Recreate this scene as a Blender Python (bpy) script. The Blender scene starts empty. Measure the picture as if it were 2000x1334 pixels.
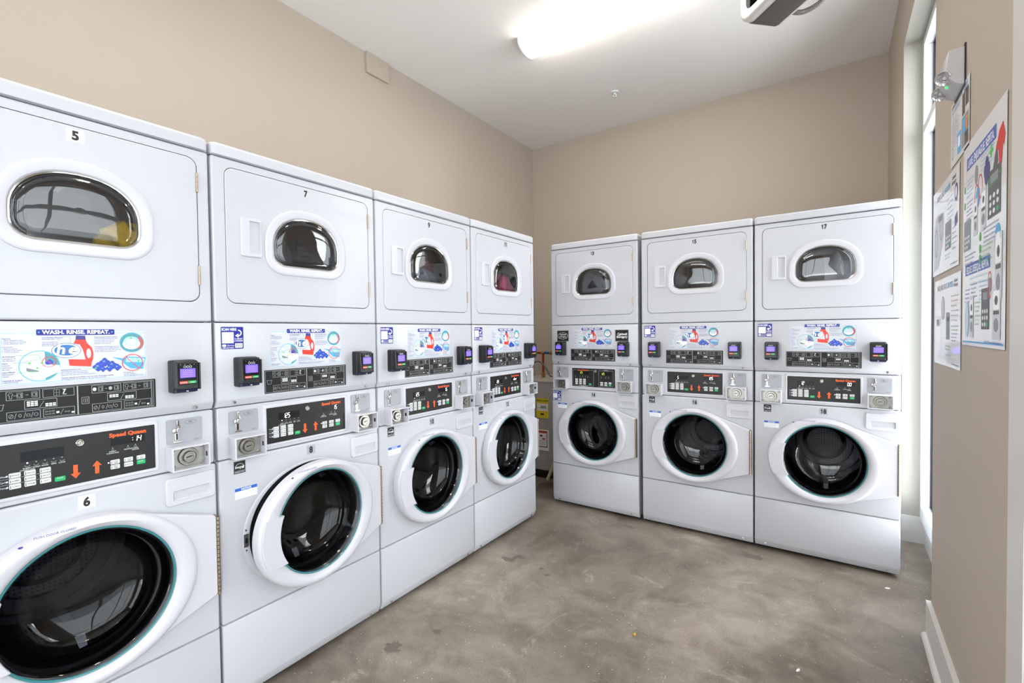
import bpy, bmesh, math, random
from mathutils import Vector, Matrix
from mathutils.geometry import tessellate_polygon
random.seed(7)
S = bpy.context.scene
COL = S.collection
PI = math.pi

# ------------------------------------------------------------------ camera
cam_d = bpy.data.cameras.new('camera'); cam = bpy.data.objects.new('camera', cam_d); COL.objects.link(cam)
R_ = Vector((0.82206, 0.56926, -0.012454)); U_ = Vector((-0.002563, 0.025571, 0.99967)); F_ = Vector((-0.569391, 0.821759, -0.02248))
m = Matrix((R_, U_, -F_)).transposed().to_4x4(); m.translation = Vector((1.74431, -2.39666, 1.32062))
cam.matrix_world = m
cam_d.sensor_width = 36; cam_d.lens = 911.254 / 2000 * 36; cam_d.shift_y = 1.9 / 2000; cam_d.clip_start = 0.01
S.camera = cam
# ------------------------------------------------------------------ exposure, world, daylight, added fill lamps
S.view_settings.view_transform = 'Standard'; S.view_settings.look = 'None'
S.view_settings.gamma = 1; S.view_settings.use_curve_mapping = False
S.view_settings.exposure = 0.52
W = bpy.data.worlds.new('overcast_sky'); S.world = W; W.use_nodes = True
W.node_tree.nodes['Background'].inputs[0].default_value = (0.93, 0.96, 1.0, 1)
W.node_tree.nodes['Background'].inputs[1].default_value = 2.95
def area(name, loc, size, sy, power, color, direction):
    l = bpy.data.lights.new(name, 'AREA'); l.shape = 'RECTANGLE'; l.size = size; l.size_y = sy
    l.energy = power; l.color = color
    o = bpy.data.objects.new(name, l); COL.objects.link(o); o.location = loc
    o.rotation_euler = Vector(direction).to_track_quat('-Z', 'Y').to_euler(); return o
area('daylight_storefront', (2.75, -2.8, 1.6), 3.5, 2.6, 8, (0.97, 0.98, 1.0), (-1, 0.25, 0.0))
area('daylight_niche', (2.95, 0.78, 2.3), 1.1, 1.6, 36, (0.93, 0.97, 1.0), (-0.85, 0, -0.55))
area('fill_front_window', (.65, -5.7, 1.9), 2.4, 2.2, 6, (0.93, 0.97, 1.0), (0, 1, 0.0))  # added fill lamp outside the unseen front glazing
# added fill lamps aimed up through the glass to brighten the ceiling
area('ceiling_fill_niche', (3.0, 0.78, .35), 1.3, 1.0, 42, (1.0, 0.98, 0.96), (-1, 0, .8))
area('ceiling_fill_front', (.65, -6.9, .05), 3.4, 2.6, 130, (1.0, 0.98, 0.96), (0, .6, 1.0))

# ------------------------------------------------------------------ materials
def lin(h):
    h = h.lstrip('#'); c = [int(h[i:i+2], 16) / 255 for i in (0, 2, 4)]
    return tuple(((x / 12.92) if x <= .04045 else ((x + .055) / 1.055) ** 2.4) for x in c) + (1,)
M = {}
def mat(name, color, rough=.5, metal=0, coat=0, bump=0, bscale=200, emit=0, var=0, vscale=3, spec=.5):
    m = bpy.data.materials.new(name); m.use_nodes = True; nt = m.node_tree; b = nt.nodes['Principled BSDF']
    c = lin(color) if isinstance(color, str) else color
    b.inputs['Base Color'].default_value = c; b.inputs['Roughness'].default_value = rough
    b.inputs['Metallic'].default_value = metal; b.inputs['Coat Weight'].default_value = coat
    b.inputs['Specular IOR Level'].default_value = spec
    if emit:
        b.inputs['Emission Color'].default_value = c; b.inputs['Emission Strength'].default_value = emit
    tc = nt.nodes.new('ShaderNodeTexCoord')
    if bump:
        n = nt.nodes.new('ShaderNodeTexNoise'); n.inputs['Scale'].default_value = bscale; n.inputs['Detail'].default_value = 3
        bp = nt.nodes.new('ShaderNodeBump'); bp.inputs['Strength'].default_value = bump; bp.inputs['Distance'].default_value = .002
        nt.links.new(tc.outputs['Object'], n.inputs['Vector']); nt.links.new(n.outputs['Fac'], bp.inputs['Height'])
        nt.links.new(bp.outputs['Normal'], b.inputs['Normal'])
    if var:
        n = nt.nodes.new('ShaderNodeTexNoise'); n.inputs['Scale'].default_value = vscale; n.inputs['Detail'].default_value = 4
        mx = nt.nodes.new('ShaderNodeMix'); mx.data_type = 'RGBA'
        mx.inputs['A'].default_value = tuple(x * (1 - var) for x in c[:3]) + (1,)
        mx.inputs['B'].default_value = tuple(min(1, x * (1 + var)) for x in c[:3]) + (1,)
        nt.links.new(tc.outputs['Object'], n.inputs['Vector']); nt.links.new(n.outputs['Fac'], mx.inputs['Factor'])
        nt.links.new(mx.outputs['Result'], b.inputs['Base Color'])
    M[name] = m; return m
def glassmat(name, tint, rough=.0, base=.06, ior=1.5, mult=1.0):
    m = bpy.data.materials.new(name); m.use_nodes = True; nt = m.node_tree; nt.nodes.clear()
    o = nt.nodes.new('ShaderNodeOutputMaterial'); t = nt.nodes.new('ShaderNodeBsdfTransparent'); g = nt.nodes.new('ShaderNodeBsdfGlossy')
    ge = nt.nodes.new('ShaderNodeNewGeometry'); dt = nt.nodes.new('ShaderNodeVectorMath'); dt.operation = 'DOT_PRODUCT'
    nt.links.new(ge.outputs['Normal'], dt.inputs[0]); nt.links.new(ge.outputs['Incoming'], dt.inputs[1])
    def mth(op, src, v=None):
        q = nt.nodes.new('ShaderNodeMath'); q.operation = op
        if op == 'SUBTRACT': q.inputs[0].default_value = v; nt.links.new(src, q.inputs[1])
        else:
            nt.links.new(src, q.inputs[0])
            if v is not None: q.inputs[1].default_value = v
        return q.outputs[0]
    fr = mth('ADD', mth('MULTIPLY', mth('POWER', mth('SUBTRACT', mth('ABSOLUTE', dt.outputs['Value']), 1.0), 5.0), .96), .04)
    a = nt.nodes.new('ShaderNodeMath'); a.operation = 'MULTIPLY_ADD'; a.use_clamp = True
    mx = nt.nodes.new('ShaderNodeMixShader'); t.inputs[0].default_value = tint; g.inputs['Roughness'].default_value = rough
    a.inputs[1].default_value = mult; a.inputs[2].default_value = base
    nt.links.new(fr, a.inputs[0]); nt.links.new(a.outputs[0], mx.inputs[0]); nt.links.new(t.outputs[0], mx.inputs[1])
    nt.links.new(g.outputs[0], mx.inputs[2]); nt.links.new(mx.outputs[0], o.inputs[0]); M[name] = m
mat('enamel', '#c0c1c7', .34, coat=.1, bump=.04, bscale=160)
mat('enamel_side', '#bebfc4', .35)
mat('plastic_white', '#c9c8cf', .3)
mat('sheet_dark', '#2a2b2e', .6)
mat('steel', '#a8a6a1', .4, 1, var=.08, vscale=30)
mat('chrome', '#d8d6d0', .12, 1)
mat('hinge_metal', '#b3a08c', .4, 1)
mat('lock_steel', '#a5a29c', .32, 1)
mat('slot_dark', '#0c0c0d', .5)
mat('coin_grey', '#9fa0a6', .42, .1)
mat('panel_black', '#1e1d1d', .38, spec=.35, var=.05)
mat('plate_black', '#19191b', .5, spec=.3)
mat('reader_black', '#171719', .35)
mat('reader_navy', '#1b2240', .3)
mat('glossy_black', '#0b0b0e', .3, spec=.25)
mat('screen_purple', '#6a52ff', .3, emit=.75)
mat('screen_line', '#8d78ff', .3, emit=.8)
mat('digit_white', '#ffffff', .3, emit=2.2)
mat('digit_green', '#c9e03c', .3, emit=1.2)
mat('led_white', '#cfcaff', .3, emit=3)
mat('led_green', '#20ff50', .3, emit=2.5)
mat('red_key', '#e2442f', .4); mat('green_key', '#1e9e50', .4)
mat('green_button', '#0dab62', .45); mat('button_grey', '#dcdcdc', .5)
mat('orange', '#ee5a1f', .5)
mat('line_grey', '#a9a9a9', .5); mat('print_white', '#e8e8e8', .5); mat('print_black', '#17171a', .5)
mat('paper', '#ced0d6', .4); mat('navy', '#10188f', .4); mat('cyan', '#58b8e0', .4); mat('teal', '#4f95a0', .4)
mat('violet', '#3f3a94', .5); mat('bottle_red', '#d83422', .35); mat('cap_navy', '#3a3880', .4); mat('he_blue', '#2c6fb0', .4)
mat('pod_blue', '#1a3fb4', .3); mat('pod_light', '#6d9bea', .3); mat('ban_red', '#dd2340', .4); mat('scoop_blue', '#4aa6d6', .4)
mat('scoop_pale', '#a9d7ee', .4); mat('lime', '#45c24c', .4); mat('drawer_grey', '#cfd3da', .5); mat('shade_grey', '#7f858e', .5)
mat('skin_pink', '#b5625f', .5); mat('white_print', '#f6f7fa', .4)
mat('decal_cream', '#f2efe6', .5); mat('decal_grey', '#a5a7ad', .5)
mat('notice_blue', '#1e5fc0', .4); mat('rubber', '#191a1c', .6); mat('teal_rim', '#3b7f84', .15)
mat('wall_paint', '#b5a99c', .65, bump=.05, bscale=220, var=.012, vscale=1.2)
mat('ceiling_paint', '#f1efee', .8, bump=.06, bscale=150)
mat('niche_paint', '#a3a098', .5, bump=.02, bscale=60)
mat('trim_white', '#d2d0cd', .4, bump=.02, bscale=60)
mat('frame_white', '#e2e6e8', .35)
mat('gasket_black', '#1d1a22', .4)
mat('diffuser', '#fff8ee', .5, emit=14)
mat('heater_tan', '#a8a29c', .45, var=.05, vscale=6); mat('heater_top', '#b9b3ab', .5)
mat('label_yellow', '#e6cf1f', .5); mat('pipe_red', '#a8271d', .35); mat('pipe_blue', '#24569c', .35); mat('brass', '#a88348', .35, .9)
mat('braid', '#7d7d7c', .4, .6); mat('pvc', '#cdbb96', .45); mat('grate', '#6d6055', .6, .3)
mat('unit_grey', '#c3c1be', .35, .2); mat('unit_dark', '#4a4746', .45); mat('conduit', '#8b8684', .35, .7)
mat('em_grey', '#bfbdc0', .4); mat('laundry_pink', '#d83c74', .8, bump=.3, bscale=300); mat('laundry_red', '#8f2f38', .8, bump=.3, bscale=300)
mat('laundry_grey', '#8d919c', .8, bump=.3, bscale=300); mat('laundry_yellow', '#d6b21e', .8, bump=.3, bscale=300)
mat('poster_green', '#5cb455', .5); mat('poster_grey', '#8c9096', .5); mat('poster_dark', '#5a5c62', .5); mat('poster_blue', '#4c66b4', .5)  # dark and blue inks lightened, sheet glare put into the colour
mat('poster_lightblue', '#5aa9dc', .5); mat('poster_red', '#cf3430', .5); mat('poster_paper', '#e6e7ea', .3, coat=.4); mat('poster_orange', '#d98a4a', .5)
mat('wood_brown', '#5d4a40', .5); mat('bead_yellow', '#e8b915', .4); mat('pale_ground', '#c0c2c4', .9)  # outside ground coloured pale to bounce light up to the ceiling
glassmat('glass_washer', (.36, .37, .39, 1), 0.02, .03, mult=.35)
glassmat('glass_dryer', (.72, .72, .74, 1), 0.01, .06, mult=1.3)
glassmat('glass_window', (.95, .97, .97, 1), 0, 0)
glassmat('glass_lens', (.85, .85, .88, 1), .1, .15)

# perforated drum steel
def drum_mat(name, base, dots):
    m = bpy.data.materials.new(name); m.use_nodes = True; nt = m.node_tree; b = nt.nodes['Principled BSDF']
    tc = nt.nodes.new('ShaderNodeTexCoord'); v = nt.nodes.new('ShaderNodeTexVoronoi'); v.inputs['Scale'].default_value = dots
    v.inputs['Randomness'].default_value = 0
    r = nt.nodes.new('ShaderNodeValToRGB'); r.color_ramp.elements[0].position = .18; r.color_ramp.elements[1].position = .24
    r.color_ramp.elements[0].color = (.01, .01, .01, 1); r.color_ramp.elements[1].color = lin(base)
    nt.links.new(tc.outputs['Object'], v.inputs['Vector']); nt.links.new(v.outputs['Distance'], r.inputs[0])
    nt.links.new(r.outputs[0], b.inputs['Base Color']); b.inputs['Metallic'].default_value = .9; b.inputs['Roughness'].default_value = .32
    M[name] = m
drum_mat('drum_steel', '#6f6f72', 70); drum_mat('drum_dryer', '#77787c', 90)
mat('drum_plain', '#b0b1b5', .34, .85)

# concrete floor with wear and a few wet spots of their own shape
def floor_mat():
    m = bpy.data.materials.new('concrete'); m.use_nodes = True; nt = m.node_tree; b = nt.nodes['Principled BSDF']; N = nt.nodes.new; Lk = nt.links.new
    tc = N('ShaderNodeTexCoord')
    def noise(sc, det=6, rough=.6, dist=0):
        n = N('ShaderNodeTexNoise'); n.inputs['Scale'].default_value = sc; n.inputs['Detail'].default_value = det
        n.inputs['Roughness'].default_value = rough; n.inputs['Distortion'].default_value = dist; Lk(tc.outputs['Object'], n.inputs['Vector']); return n
    def ramp(src, els):
        r = N('ShaderNodeValToRGB'); e = r.color_ramp.elements
        e[0].position, e[0].color = els[0][0], els[0][1]; e[1].position, e[1].color = els[1][0], els[1][1]
        for p, c in els[2:]:
            q = e.new(p); q.color = c
        Lk(src, r.inputs[0]); return r
    def mixc(f, a, b_, mode='MIX'):
        x = N('ShaderNodeMix'); x.data_type = 'RGBA'; x.blend_type = mode
        if isinstance(f, float): x.inputs['Factor'].default_value = f
        else: Lk(f, x.inputs['Factor'])
        for k, s in (('A', a), ('B', b_)):
            if isinstance(s, tuple): x.inputs[k].default_value = s
            else: Lk(s, x.inputs[k])
        return x.outputs['Result']
    n1 = noise(1.1, 7, .62, .4); c1 = ramp(n1.outputs['Fac'], [(.34, lin('#70665a')), (.64, lin('#a69b8f')), (.5, lin('#8d8277'))])
    n2 = noise(4.5, 8, .7, .8); c2 = ramp(n2.outputs['Fac'], [(.34, lin('#a0968b')), (.62, lin('#ffffff'))])
    col = mixc(.6, c1.outputs[0], c2.outputs[0], 'MULTIPLY')
    n3 = noise(240, 2, .8); c3 = ramp(n3.outputs['Fac'], [(.36, (.62, .61, .60, 1)), (.64, (1.25, 1.25, 1.25, 1))])
    col = mixc(.75, col, c3.outputs[0], 'MULTIPLY')
    # pale worn streaks
    n4 = noise(2.2, 9, .72, 2.2); s4 = ramp(n4.outputs['Fac'], [(.585, (0, 0, 0, 1)), (.70, (1, 1, 1, 1))])
    k4 = N('ShaderNodeMath'); k4.operation = 'MULTIPLY'; k4.inputs[1].default_value = .45; Lk(s4.outputs[0], k4.inputs[0])
    col = mixc(k4.outputs[0], col, lin('#c3bbae'))
    # fine dark specks and pale chips
    for sc, th, cc in ((9, .024, '#3f2e22'), (17, .055, '#4a3a2c'), (28, .05, '#e2ddd4'), (60, .13, '#cfc8bd'), (40, .10, '#6a5c4e')):
        v = N('ShaderNodeTexVoronoi'); v.inputs['Scale'].default_value = sc; Lk(tc.outputs['Object'], v.inputs['Vector'])
        wn = N('ShaderNodeMath'); wn.operation = 'LESS_THAN'; wn.inputs[1].default_value = th; Lk(v.outputs['Distance'], wn.inputs[0])
        sep = N('ShaderNodeSeparateColor'); Lk(v.outputs['Color'], sep.inputs[0])
        g = N('ShaderNodeMath'); g.operation = 'GREATER_THAN'; g.inputs[1].default_value = .86; Lk(sep.outputs[0], g.inputs[0])
        mu = N('ShaderNodeMath'); mu.operation = 'MULTIPLY'; Lk(wn.outputs[0], mu.inputs[0]); Lk(g.outputs[0], mu.inputs[1])
        col = mixc(mu.outputs[0], col, lin(cc))
    # stains
    warp = noise(22, 5, .68)
    wet = None
    for (sx, sy, rx, ry) in ((.215, -1.105, .035, .035), (.24, -.155, .030, .022), (.19, -.215, .045, .02), (.21, -.16, .02, .02),
                             (1.335, .595, .055, .028), (.47, .77, .05, .03), (.52, .70, .03, .05), (.30, -.92, .022, .012), (.40, -.20, .010, .010), (.46, -.24, .009, .009),
                             (1.09, -.90, .05, .05), (.62, .60, .05, .012)):
        mp = N('ShaderNodeMapping'); mp.inputs['Location'].default_value = (-sx / rx, -sy / ry, 0); mp.inputs['Scale'].default_value = (1 / rx, 1 / ry, 0)
        Lk(tc.outputs['Object'], mp.inputs['Vector'])
        ln = N('ShaderNodeVectorMath'); ln.operation = 'LENGTH'; Lk(mp.outputs[0], ln.inputs[0])
        ad = N('ShaderNodeMath'); ad.operation = 'MULTIPLY_ADD'; ad.inputs[1].default_value = 4.6; ad.inputs[2].default_value = -2.3; Lk(warp.outputs['Fac'], ad.inputs[0])
        su = N('ShaderNodeMath'); su.operation = 'ADD'; Lk(ln.outputs['Value'], su.inputs[0]); Lk(ad.outputs[0], su.inputs[1])
        rm = N('ShaderNodeMapRange'); rm.inputs['From Min'].default_value = 1.05; rm.inputs['From Max'].default_value = .9; Lk(su.outputs[0], rm.inputs['Value'])
        if wet is None: wet = rm.outputs[0]
        else:
            mxn = N('ShaderNodeMath'); mxn.operation = 'MAXIMUM'; Lk(wet, mxn.inputs[0]); Lk(rm.outputs[0], mxn.inputs[1]); wet = mxn.outputs[0]
    wk = N('ShaderNodeMath'); wk.operation = 'MULTIPLY'; wk.inputs[1].default_value = .72; Lk(wet, wk.inputs[0])
    col = mixc(wk.outputs[0], col, lin('#5a5147'))
    Lk(col, b.inputs['Base Color'])
    rr = ramp(n2.outputs['Fac'], [(.3, (.30, .30, .30, 1)), (.75, (.52, .52, .52, 1))]); Lk(rr.outputs[0], b.inputs['Roughness'])
    bp = N('ShaderNodeBump'); bp.inputs['Strength'].default_value = .12; bp.inputs['Distance'].default_value = .003; Lk(n2.outputs['Fac'], bp.inputs['Height']); Lk(bp.outputs[0], b.inputs['Normal'])
    M['concrete'] = m
floor_mat()

# ------------------------------------------------------------------ mesh builder
TXT = {}
def text_mesh(s, bold):
    k = (s, bold)
    if k not in TXT:
        c = bpy.data.curves.new('t', 'FONT'); c.body = s; c.size = 1; c.resolution_u = 2 if len(s) > 8 else 4; c.offset = bold
        o = bpy.data.objects.new('t', c); me = bpy.data.meshes.new_from_object(o)
        vs = [(v.co.x, v.co.y) for v in me.vertices]; fs = [tuple(p.vertices) for p in me.polygons]
        bpy.data.objects.remove(o); bpy.data.curves.remove(c); bpy.data.meshes.remove(me)
        # keep faces pointing the same way
        ff = []
        for f in fs:
            a = sum(vs[f[i]][0] * vs[f[(i+1) % len(f)]][1] - vs[f[(i+1) % len(f)]][0] * vs[f[i]][1] for i in range(len(f)))
            ff.append(f if a > 0 else f[::-1])
        xs = [v[0] for v in vs] or [0]; TXT[k] = (vs, ff, min(xs), max(xs))
    return TXT[k]
class MB:
    def __init__(s): s.v = []; s.f = []; s.m = []; s.sm = []; s.mats = []; s.o = Vector((0, 0, 0))
    def mi(s, name):
        if name not in s.mats: s.mats.append(name)
        return s.mats.index(name)
    auto = 0      # printed sheets: each new mark lies a hair above the last
    def add(s, vs, fs, name, smooth=False):
        if s.auto: s.k = getattr(s, 'k', 0) + 1; vs = [(v[0], v[1] - s.auto*s.k, v[2]) for v in vs]
        n = len(s.v); s.v += [tuple(Vector(v) - s.o) for v in vs]; i = s.mi(name)
        for f in fs: s.f.append(tuple(n + k for k in f)); s.m.append(i); s.sm.append(smooth)
    def box(s, x0, x1, y0, y1, z0, z1, name):
        vs = [(x, y, z) for x in (x0, x1) for y in (y0, y1) for z in (z0, z1)]
        s.add(vs, [(0, 1, 3, 2), (4, 6, 7, 5), (0, 4, 5, 1), (2, 3, 7, 6), (0, 2, 6, 4), (1, 5, 7, 3)], name)
    def loft(s, loops, name, cap0=False, cap1=False, smooth=True, closed=True):
        n = len(loops[0]); vs = [p for l in loops for p in l]; fs = []
        for a in range(len(loops) - 1):
            for i in range(n if closed else n - 1):
                j = (i + 1) % n; fs.append((a*n+i, a*n+j, (a+1)*n+j, (a+1)*n+i))
        s.add(vs, fs, name, smooth)
        if cap0: s.ngon(loops[0], name, True)
        if cap1: s.ngon(loops[-1], name)
    def ngon(s, loop, name, flip=False):
        l = list(loop); s.add(l, [tuple(range(len(l)))[::-1] if flip else tuple(range(len(l)))], name)
    def flat(s, pts, y, name, holes=()):
        # polygon in xz facing -y
        loops = [[Vector((p[0], p[1], 0)) for p in pts]] + [[Vector((p[0], p[1], 0)) for p in h] for h in holes]
        allp = [p for l in loops for p in l]; tr = tessellate_polygon(loops); fs = []
        for t in tr:
            a, b, c = (allp[i] for i in t); cr = (b.x-a.x)*(c.y-a.y) - (b.y-a.y)*(c.x-a.x)
            fs.append(tuple(t) if cr > 0 else tuple(t)[::-1])
        s.add([(p.x, y, p.y) for p in allp], fs, name)
    def rect(s, x0, x1, z0, z1, y, name): s.add([(x0, y, z0), (x1, y, z0), (x1, y, z1), (x0, y, z1)], [(0, 1, 2, 3)], name)
    def frame(s, x0, x1, z0, z1, w, y, name):
        s.rect(x0, x1, z0, z0+w, y, name); s.rect(x0, x1, z1-w, z1, y, name); s.rect(x0, x0+w, z0+w, z1-w, y, name); s.rect(x1-w, x1, z0+w, z1-w, y, name)
    def line(s, x0, z0, x1, z1, w, y, name):
        d = Vector((x1-x0, z1-z0)); L = d.length or 1; n = Vector((-d.y, d.x)) / L * w / 2
        s.add([(x0-n.x, y, z0-n.y), (x1-n.x, y, z1-n.y), (x1+n.x, y, z1+n.y), (x0+n.x, y, z0+n.y)], [(0, 1, 2, 3)], name)
    def disc(s, cx, cz, rx, rz, y, name, n=28): s.flat([(cx+rx*math.cos(2*PI*i/n), cz+rz*math.sin(2*PI*i/n)) for i in range(n)], y, name)
    def ring(s, cx, cz, rx, rz, w, y, name, n=32):
        a = [(cx+rx*math.cos(2*PI*i/n), y, cz+rz*math.sin(2*PI*i/n)) for i in range(n)]; b = [(cx+(rx-w)*math.cos(2*PI*i/n), y, cz+(rz-w)*math.sin(2*PI*i/n)) for i in range(n)]
        s.add(a + b, [(i, (i+1) % n, n+(i+1) % n, n+i) for i in range(n)], name)
    def text(s, t, x, z, size, y, name, align='l', bold=0.0, sx=1.0, slant=0, width=None):
        vs, fs, a, b = text_mesh(t, bold)
        if width: sx = width / max(1e-6, (b - a) * size)
        w = (b - a) * size * sx; ox = x - a*size*sx - (w/2 if align == 'c' else w if align == 'r' else 0)
        s.add([(ox + (v[0]+slant*v[1])*size*sx, y, z + v[1]*size) for v in vs], fs, name)
    def tube(s, path, r, name, n=10, cap=True):
        path = [Vector(p) for p in path]; loops = []; up = None
        for i, p in enumerate(path):
            d = (path[min(i+1, len(path)-1)] - path[max(i-1, 0)]).normalized()
            if up is None: up = d.orthogonal().normalized()
            a = (up - d*up.dot(d)).normalized(); up = a; b = d.cross(a); rr = r(i) if callable(r) else r
            loops.append([tuple(p + (a*math.cos(2*PI*k/n) + b*math.sin(2*PI*k/n))*rr) for k in range(n)])
        s.loft(loops, name, cap, cap)
    def lathe(s, prof, c, axis, name, n=32, smooth=True):
        # prof: list of (radius, height along axis)
        ax = Vector(axis).normalized(); a = ax.orthogonal().normalized(); b = ax.cross(a); c = Vector(c); loops = []
        for r, h in prof: loops.append([tuple(c + ax*h + (a*math.cos(2*PI*k/n) + b*math.sin(2*PI*k/n))*max(r, 1e-5)) for k in range(n)])
        s.loft(loops, name, False, False, smooth)
    def slab(s, x0, x1, z0, z1, yf, yb, name, rc=.01, bv=.004, holes=(), hdepth=None, seg=3, nc=5, back=False):
        # sheet-metal style slab facing -y: rounded corners, rolled edges, optional holes in the face
        def rr(i, y):
            r = max(rc - i, .0006); pts = []
            for (cx, cz, a0) in ((x1-i-r, z1-i-r, 0), (x0+i+r, z1-i-r, 90), (x0+i+r, z0+i+r, 180), (x1-i-r, z0+i+r, 270)):
                for k in range(nc+1):
                    a = math.radians(a0 + 90*k/nc); pts.append((cx + r*math.cos(a), y, cz + r*math.sin(a)))
            return pts
        loops = [rr(0, yb)] + [rr(bv*(1-math.cos(math.radians(90*k/seg))), yf + bv*(1-math.sin(math.radians(90*k/seg)))) for k in range(seg+1)]
        s.loft(loops, name)
        s.flat([(p[0], p[2]) for p in loops[-1]], yf, name, holes)
        if back: s.ngon(loops[0], name, True)
        for h in holes:
            d = hdepth if hdepth else yb
            s.loft([[(p[0], yf, p[1]) for p in h], [(p[0], d, p[1]) for p in h]], name)
    def build(s, name, parent=None, sharp=35):
        me = bpy.data.meshes.new(name); me.from_pydata(s.v, [], s.f)
        for k in s.mats: me.materials.append(M[k])
        me.polygons.foreach_set('material_index', s.m); me.polygons.foreach_set('use_smooth', s.sm)
        bm = bmesh.new(); bm.from_mesh(me)
        bmesh.ops.remove_doubles(bm, verts=bm.verts, dist=2e-6)
        if sharp < 999 and any(s.sm):
            bmesh.ops.recalc_face_normals(bm, faces=bm.faces) if s.fixn else None
            for e in bm.edges:
                if len(e.link_faces) == 2 and e.calc_face_angle(0) > math.radians(sharp): e.smooth = False
        bm.to_mesh(me); bm.free(); me.update(); return link(name, me, parent)
    fixn = False
def link(name, me, parent=None):
    o = bpy.data.objects.new(name, me); COL.objects.link(o)
    if parent: o.parent = parent
    return o
def tag(o, label, cat, group=None):
    o['label'] = label; o['category'] = cat
    if group: o['group'] = group
    return o
def empty(name, loc, rz=0):
    o = bpy.data.objects.new(name, None); COL.objects.link(o); o.location = loc; o.rotation_euler = (0, 0, rz); o.empty_display_size = .1; return o
def struct(mb, name):
    o = mb.build(name); o['kind'] = 'structure'; return o
def rrect(x0, x1, z0, z1, r, n=5):
    p = []
    for (cx, cz, a0) in ((x1-r, z1-r, 0), (x0+r, z1-r, 90), (x0+r, z0+r, 180), (x1-r, z0+r, 270)):
        for k in range(n+1):
            a = math.radians(a0 + 90*k/n); p.append((cx + r*math.cos(a), cz + r*math.sin(a)))
    return p
def ell(cx, cz, rx, rz, n=64): return [(cx+rx*math.cos(2*PI*i/n), cz+rz*math.sin(2*PI*i/n)) for i in range(n)]
SEG = {'0': 'abcdef', '1': 'bc', '2': 'abged', '3': 'abgcd', '4': 'fgbc', '5': 'afgcd', '7': 'abc', 'd': 'bcged', 'o': 'gced', 'r': 'eg'}
def seg7(mb, txt, x, z, w, h, y, name):
    t = w*.2; sl = .12
    for ch in txt:
        if ch == '.': mb.rect(x-w*.30, x-w*.30+t*.9, z, z+t*.9, y, name); continue
        if ch == ':':
            for q in (.28, .68): mb.rect(x+w*.2, x+w*.2+t, z+h*q, z+h*q+t, y, name)
            x += w*.75; continue
        if ch == ' ': x += w*1.4; continue
        def L(a, b, c, d): mb.line(x+a*w+b*h*sl, z+b*h, x+c*w+d*h*sl, z+d*h, t, y, name)
        for g in SEG[ch]:
            {'a': lambda: L(.1, 1, .9, 1), 'b': lambda: L(1, .95, 1, .55), 'c': lambda: L(1, .45, 1, .05), 'd': lambda: L(.1, 0, .9, 0),
             'e': lambda: L(0, .45, 0, .05), 'f': lambda: L(0, .95, 0, .55), 'g': lambda: L(.1, .5, .9, .5)}[g]()
        x += w*1.4

# ------------------------------------------------------------------ room shell
XL, XR, YB, YF, H = -1.2, 2.083, 2.33, -5.2, 3.467
b = MB(); b.box(XL-.1, 2.6, YF-.1, YB+.1, -.12, 0, 'concrete'); struct(b, 'floor')
b = MB(); b.box(XL-.1, XR+.12, YF-.1, YB+.1, H, H+.1, 'ceiling_paint'); struct(b, 'ceiling')
b = MB(); b.box(XL-.1, XL, YF, YB, 0, H, 'wall_paint'); struct(b, 'wall_left')
b = MB(); b.box(XL-.1, XR+.12, YB, YB+.1, 0, H, 'wall_paint'); struct(b, 'wall_back')
# right wall: thick wall with the window niche (y .225..1.34, to z 3.04) and the storefront opening behind the camera
NY0, NY1, NZ = .215, 1.34, 3.04
SY0, SY1, SZ = -.95, -4.6, 2.85
b = MB()
T = .16
b.box(XR, XR+T, NY1, YB, 0, H, 'wall_paint'); b.box(XR, XR+T, NY0, NY1, NZ, H, 'wall_paint')
b.box(XR, XR+T, SY0, NY0, 0, H, 'wall_paint'); b.box(XR, XR+T, SY1, SY0, SZ, H, 'wall_paint'); b.box(XR, XR+T, YF, SY1, 0, H, 'wall_paint')
struct(b, 'wall_right')
b = MB()  # front wall behind the camera with an added opening, tall to light the ceiling
b.box(XL, -.6, YF-.1, YF, 0, H, 'wall_paint'); b.box(1.9, XR, YF-.1, YF, 0, H, 'wall_paint')
b.box(-.6, 1.9, YF-.1, YF, 0, .12, 'wall_paint'); b.box(-.6, 1.9, YF-.1, YF, 3.1, H, 'wall_paint'); struct(b, 'wall_front')
# niche lining painted white
b = MB()
b.box(XR+.0005, XR+T, NY1-.004, NY1+.001, .0, NZ, 'niche_paint'); b.box(XR+.0005, XR+T, NY0, NY1, NZ-.004, NZ+.001, 'niche_paint')
b.box(XR+.0005, XR+T, NY0-.001, NY0+.004, .0, NZ, 'niche_paint'); struct(b, 'trim_1')
def base(name, segs):
    b = MB()
    for x0, x1, y0, y1 in segs: b.box(x0, x1, y0, y1, 0, .155, 'trim_white')
    return b
b = base('x', [(XL, XL+.015, YF, YB)]); struct(b, 'baseboard_left')
b = base('x', [(XL+.015, XR-.0, YB-.015, YB)]); struct(b, 'baseboard_back')
b = MB()
b.box(XR-.017, XR-.0002, SY0+.12, NY0+.012, 0, .152, 'trim_white')          # near wall piece
for k in range(6):
    a0, a1 = PI/2*k/6, PI/2*(k+1)/6; r = .017
    b.add([(XR-.017-r*math.cos(a), y, r*math.sin(a)*1.1) for y in (SY0+.12, NY0+.0) for a in (a0, a1)] , [(0, 1, 3, 2)], 'trim_white', True)
b.flat([(XR-.017, 0), (XR-.017, .0187)] + [(XR-.017-.017*math.cos(PI/2*k/6), .0187*math.sin(PI/2*k/6)) for k in range(5, -1, -1)], NY0, 'trim_white')
b.box(XR, 2.19, NY1-.018, NY1-.004, 0, .16, 'trim_white'); b.box(XR-.015, XR, NY1, YB-.015, 0, .155, 'trim_white')
struct(b, 'baseboard_right')
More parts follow.
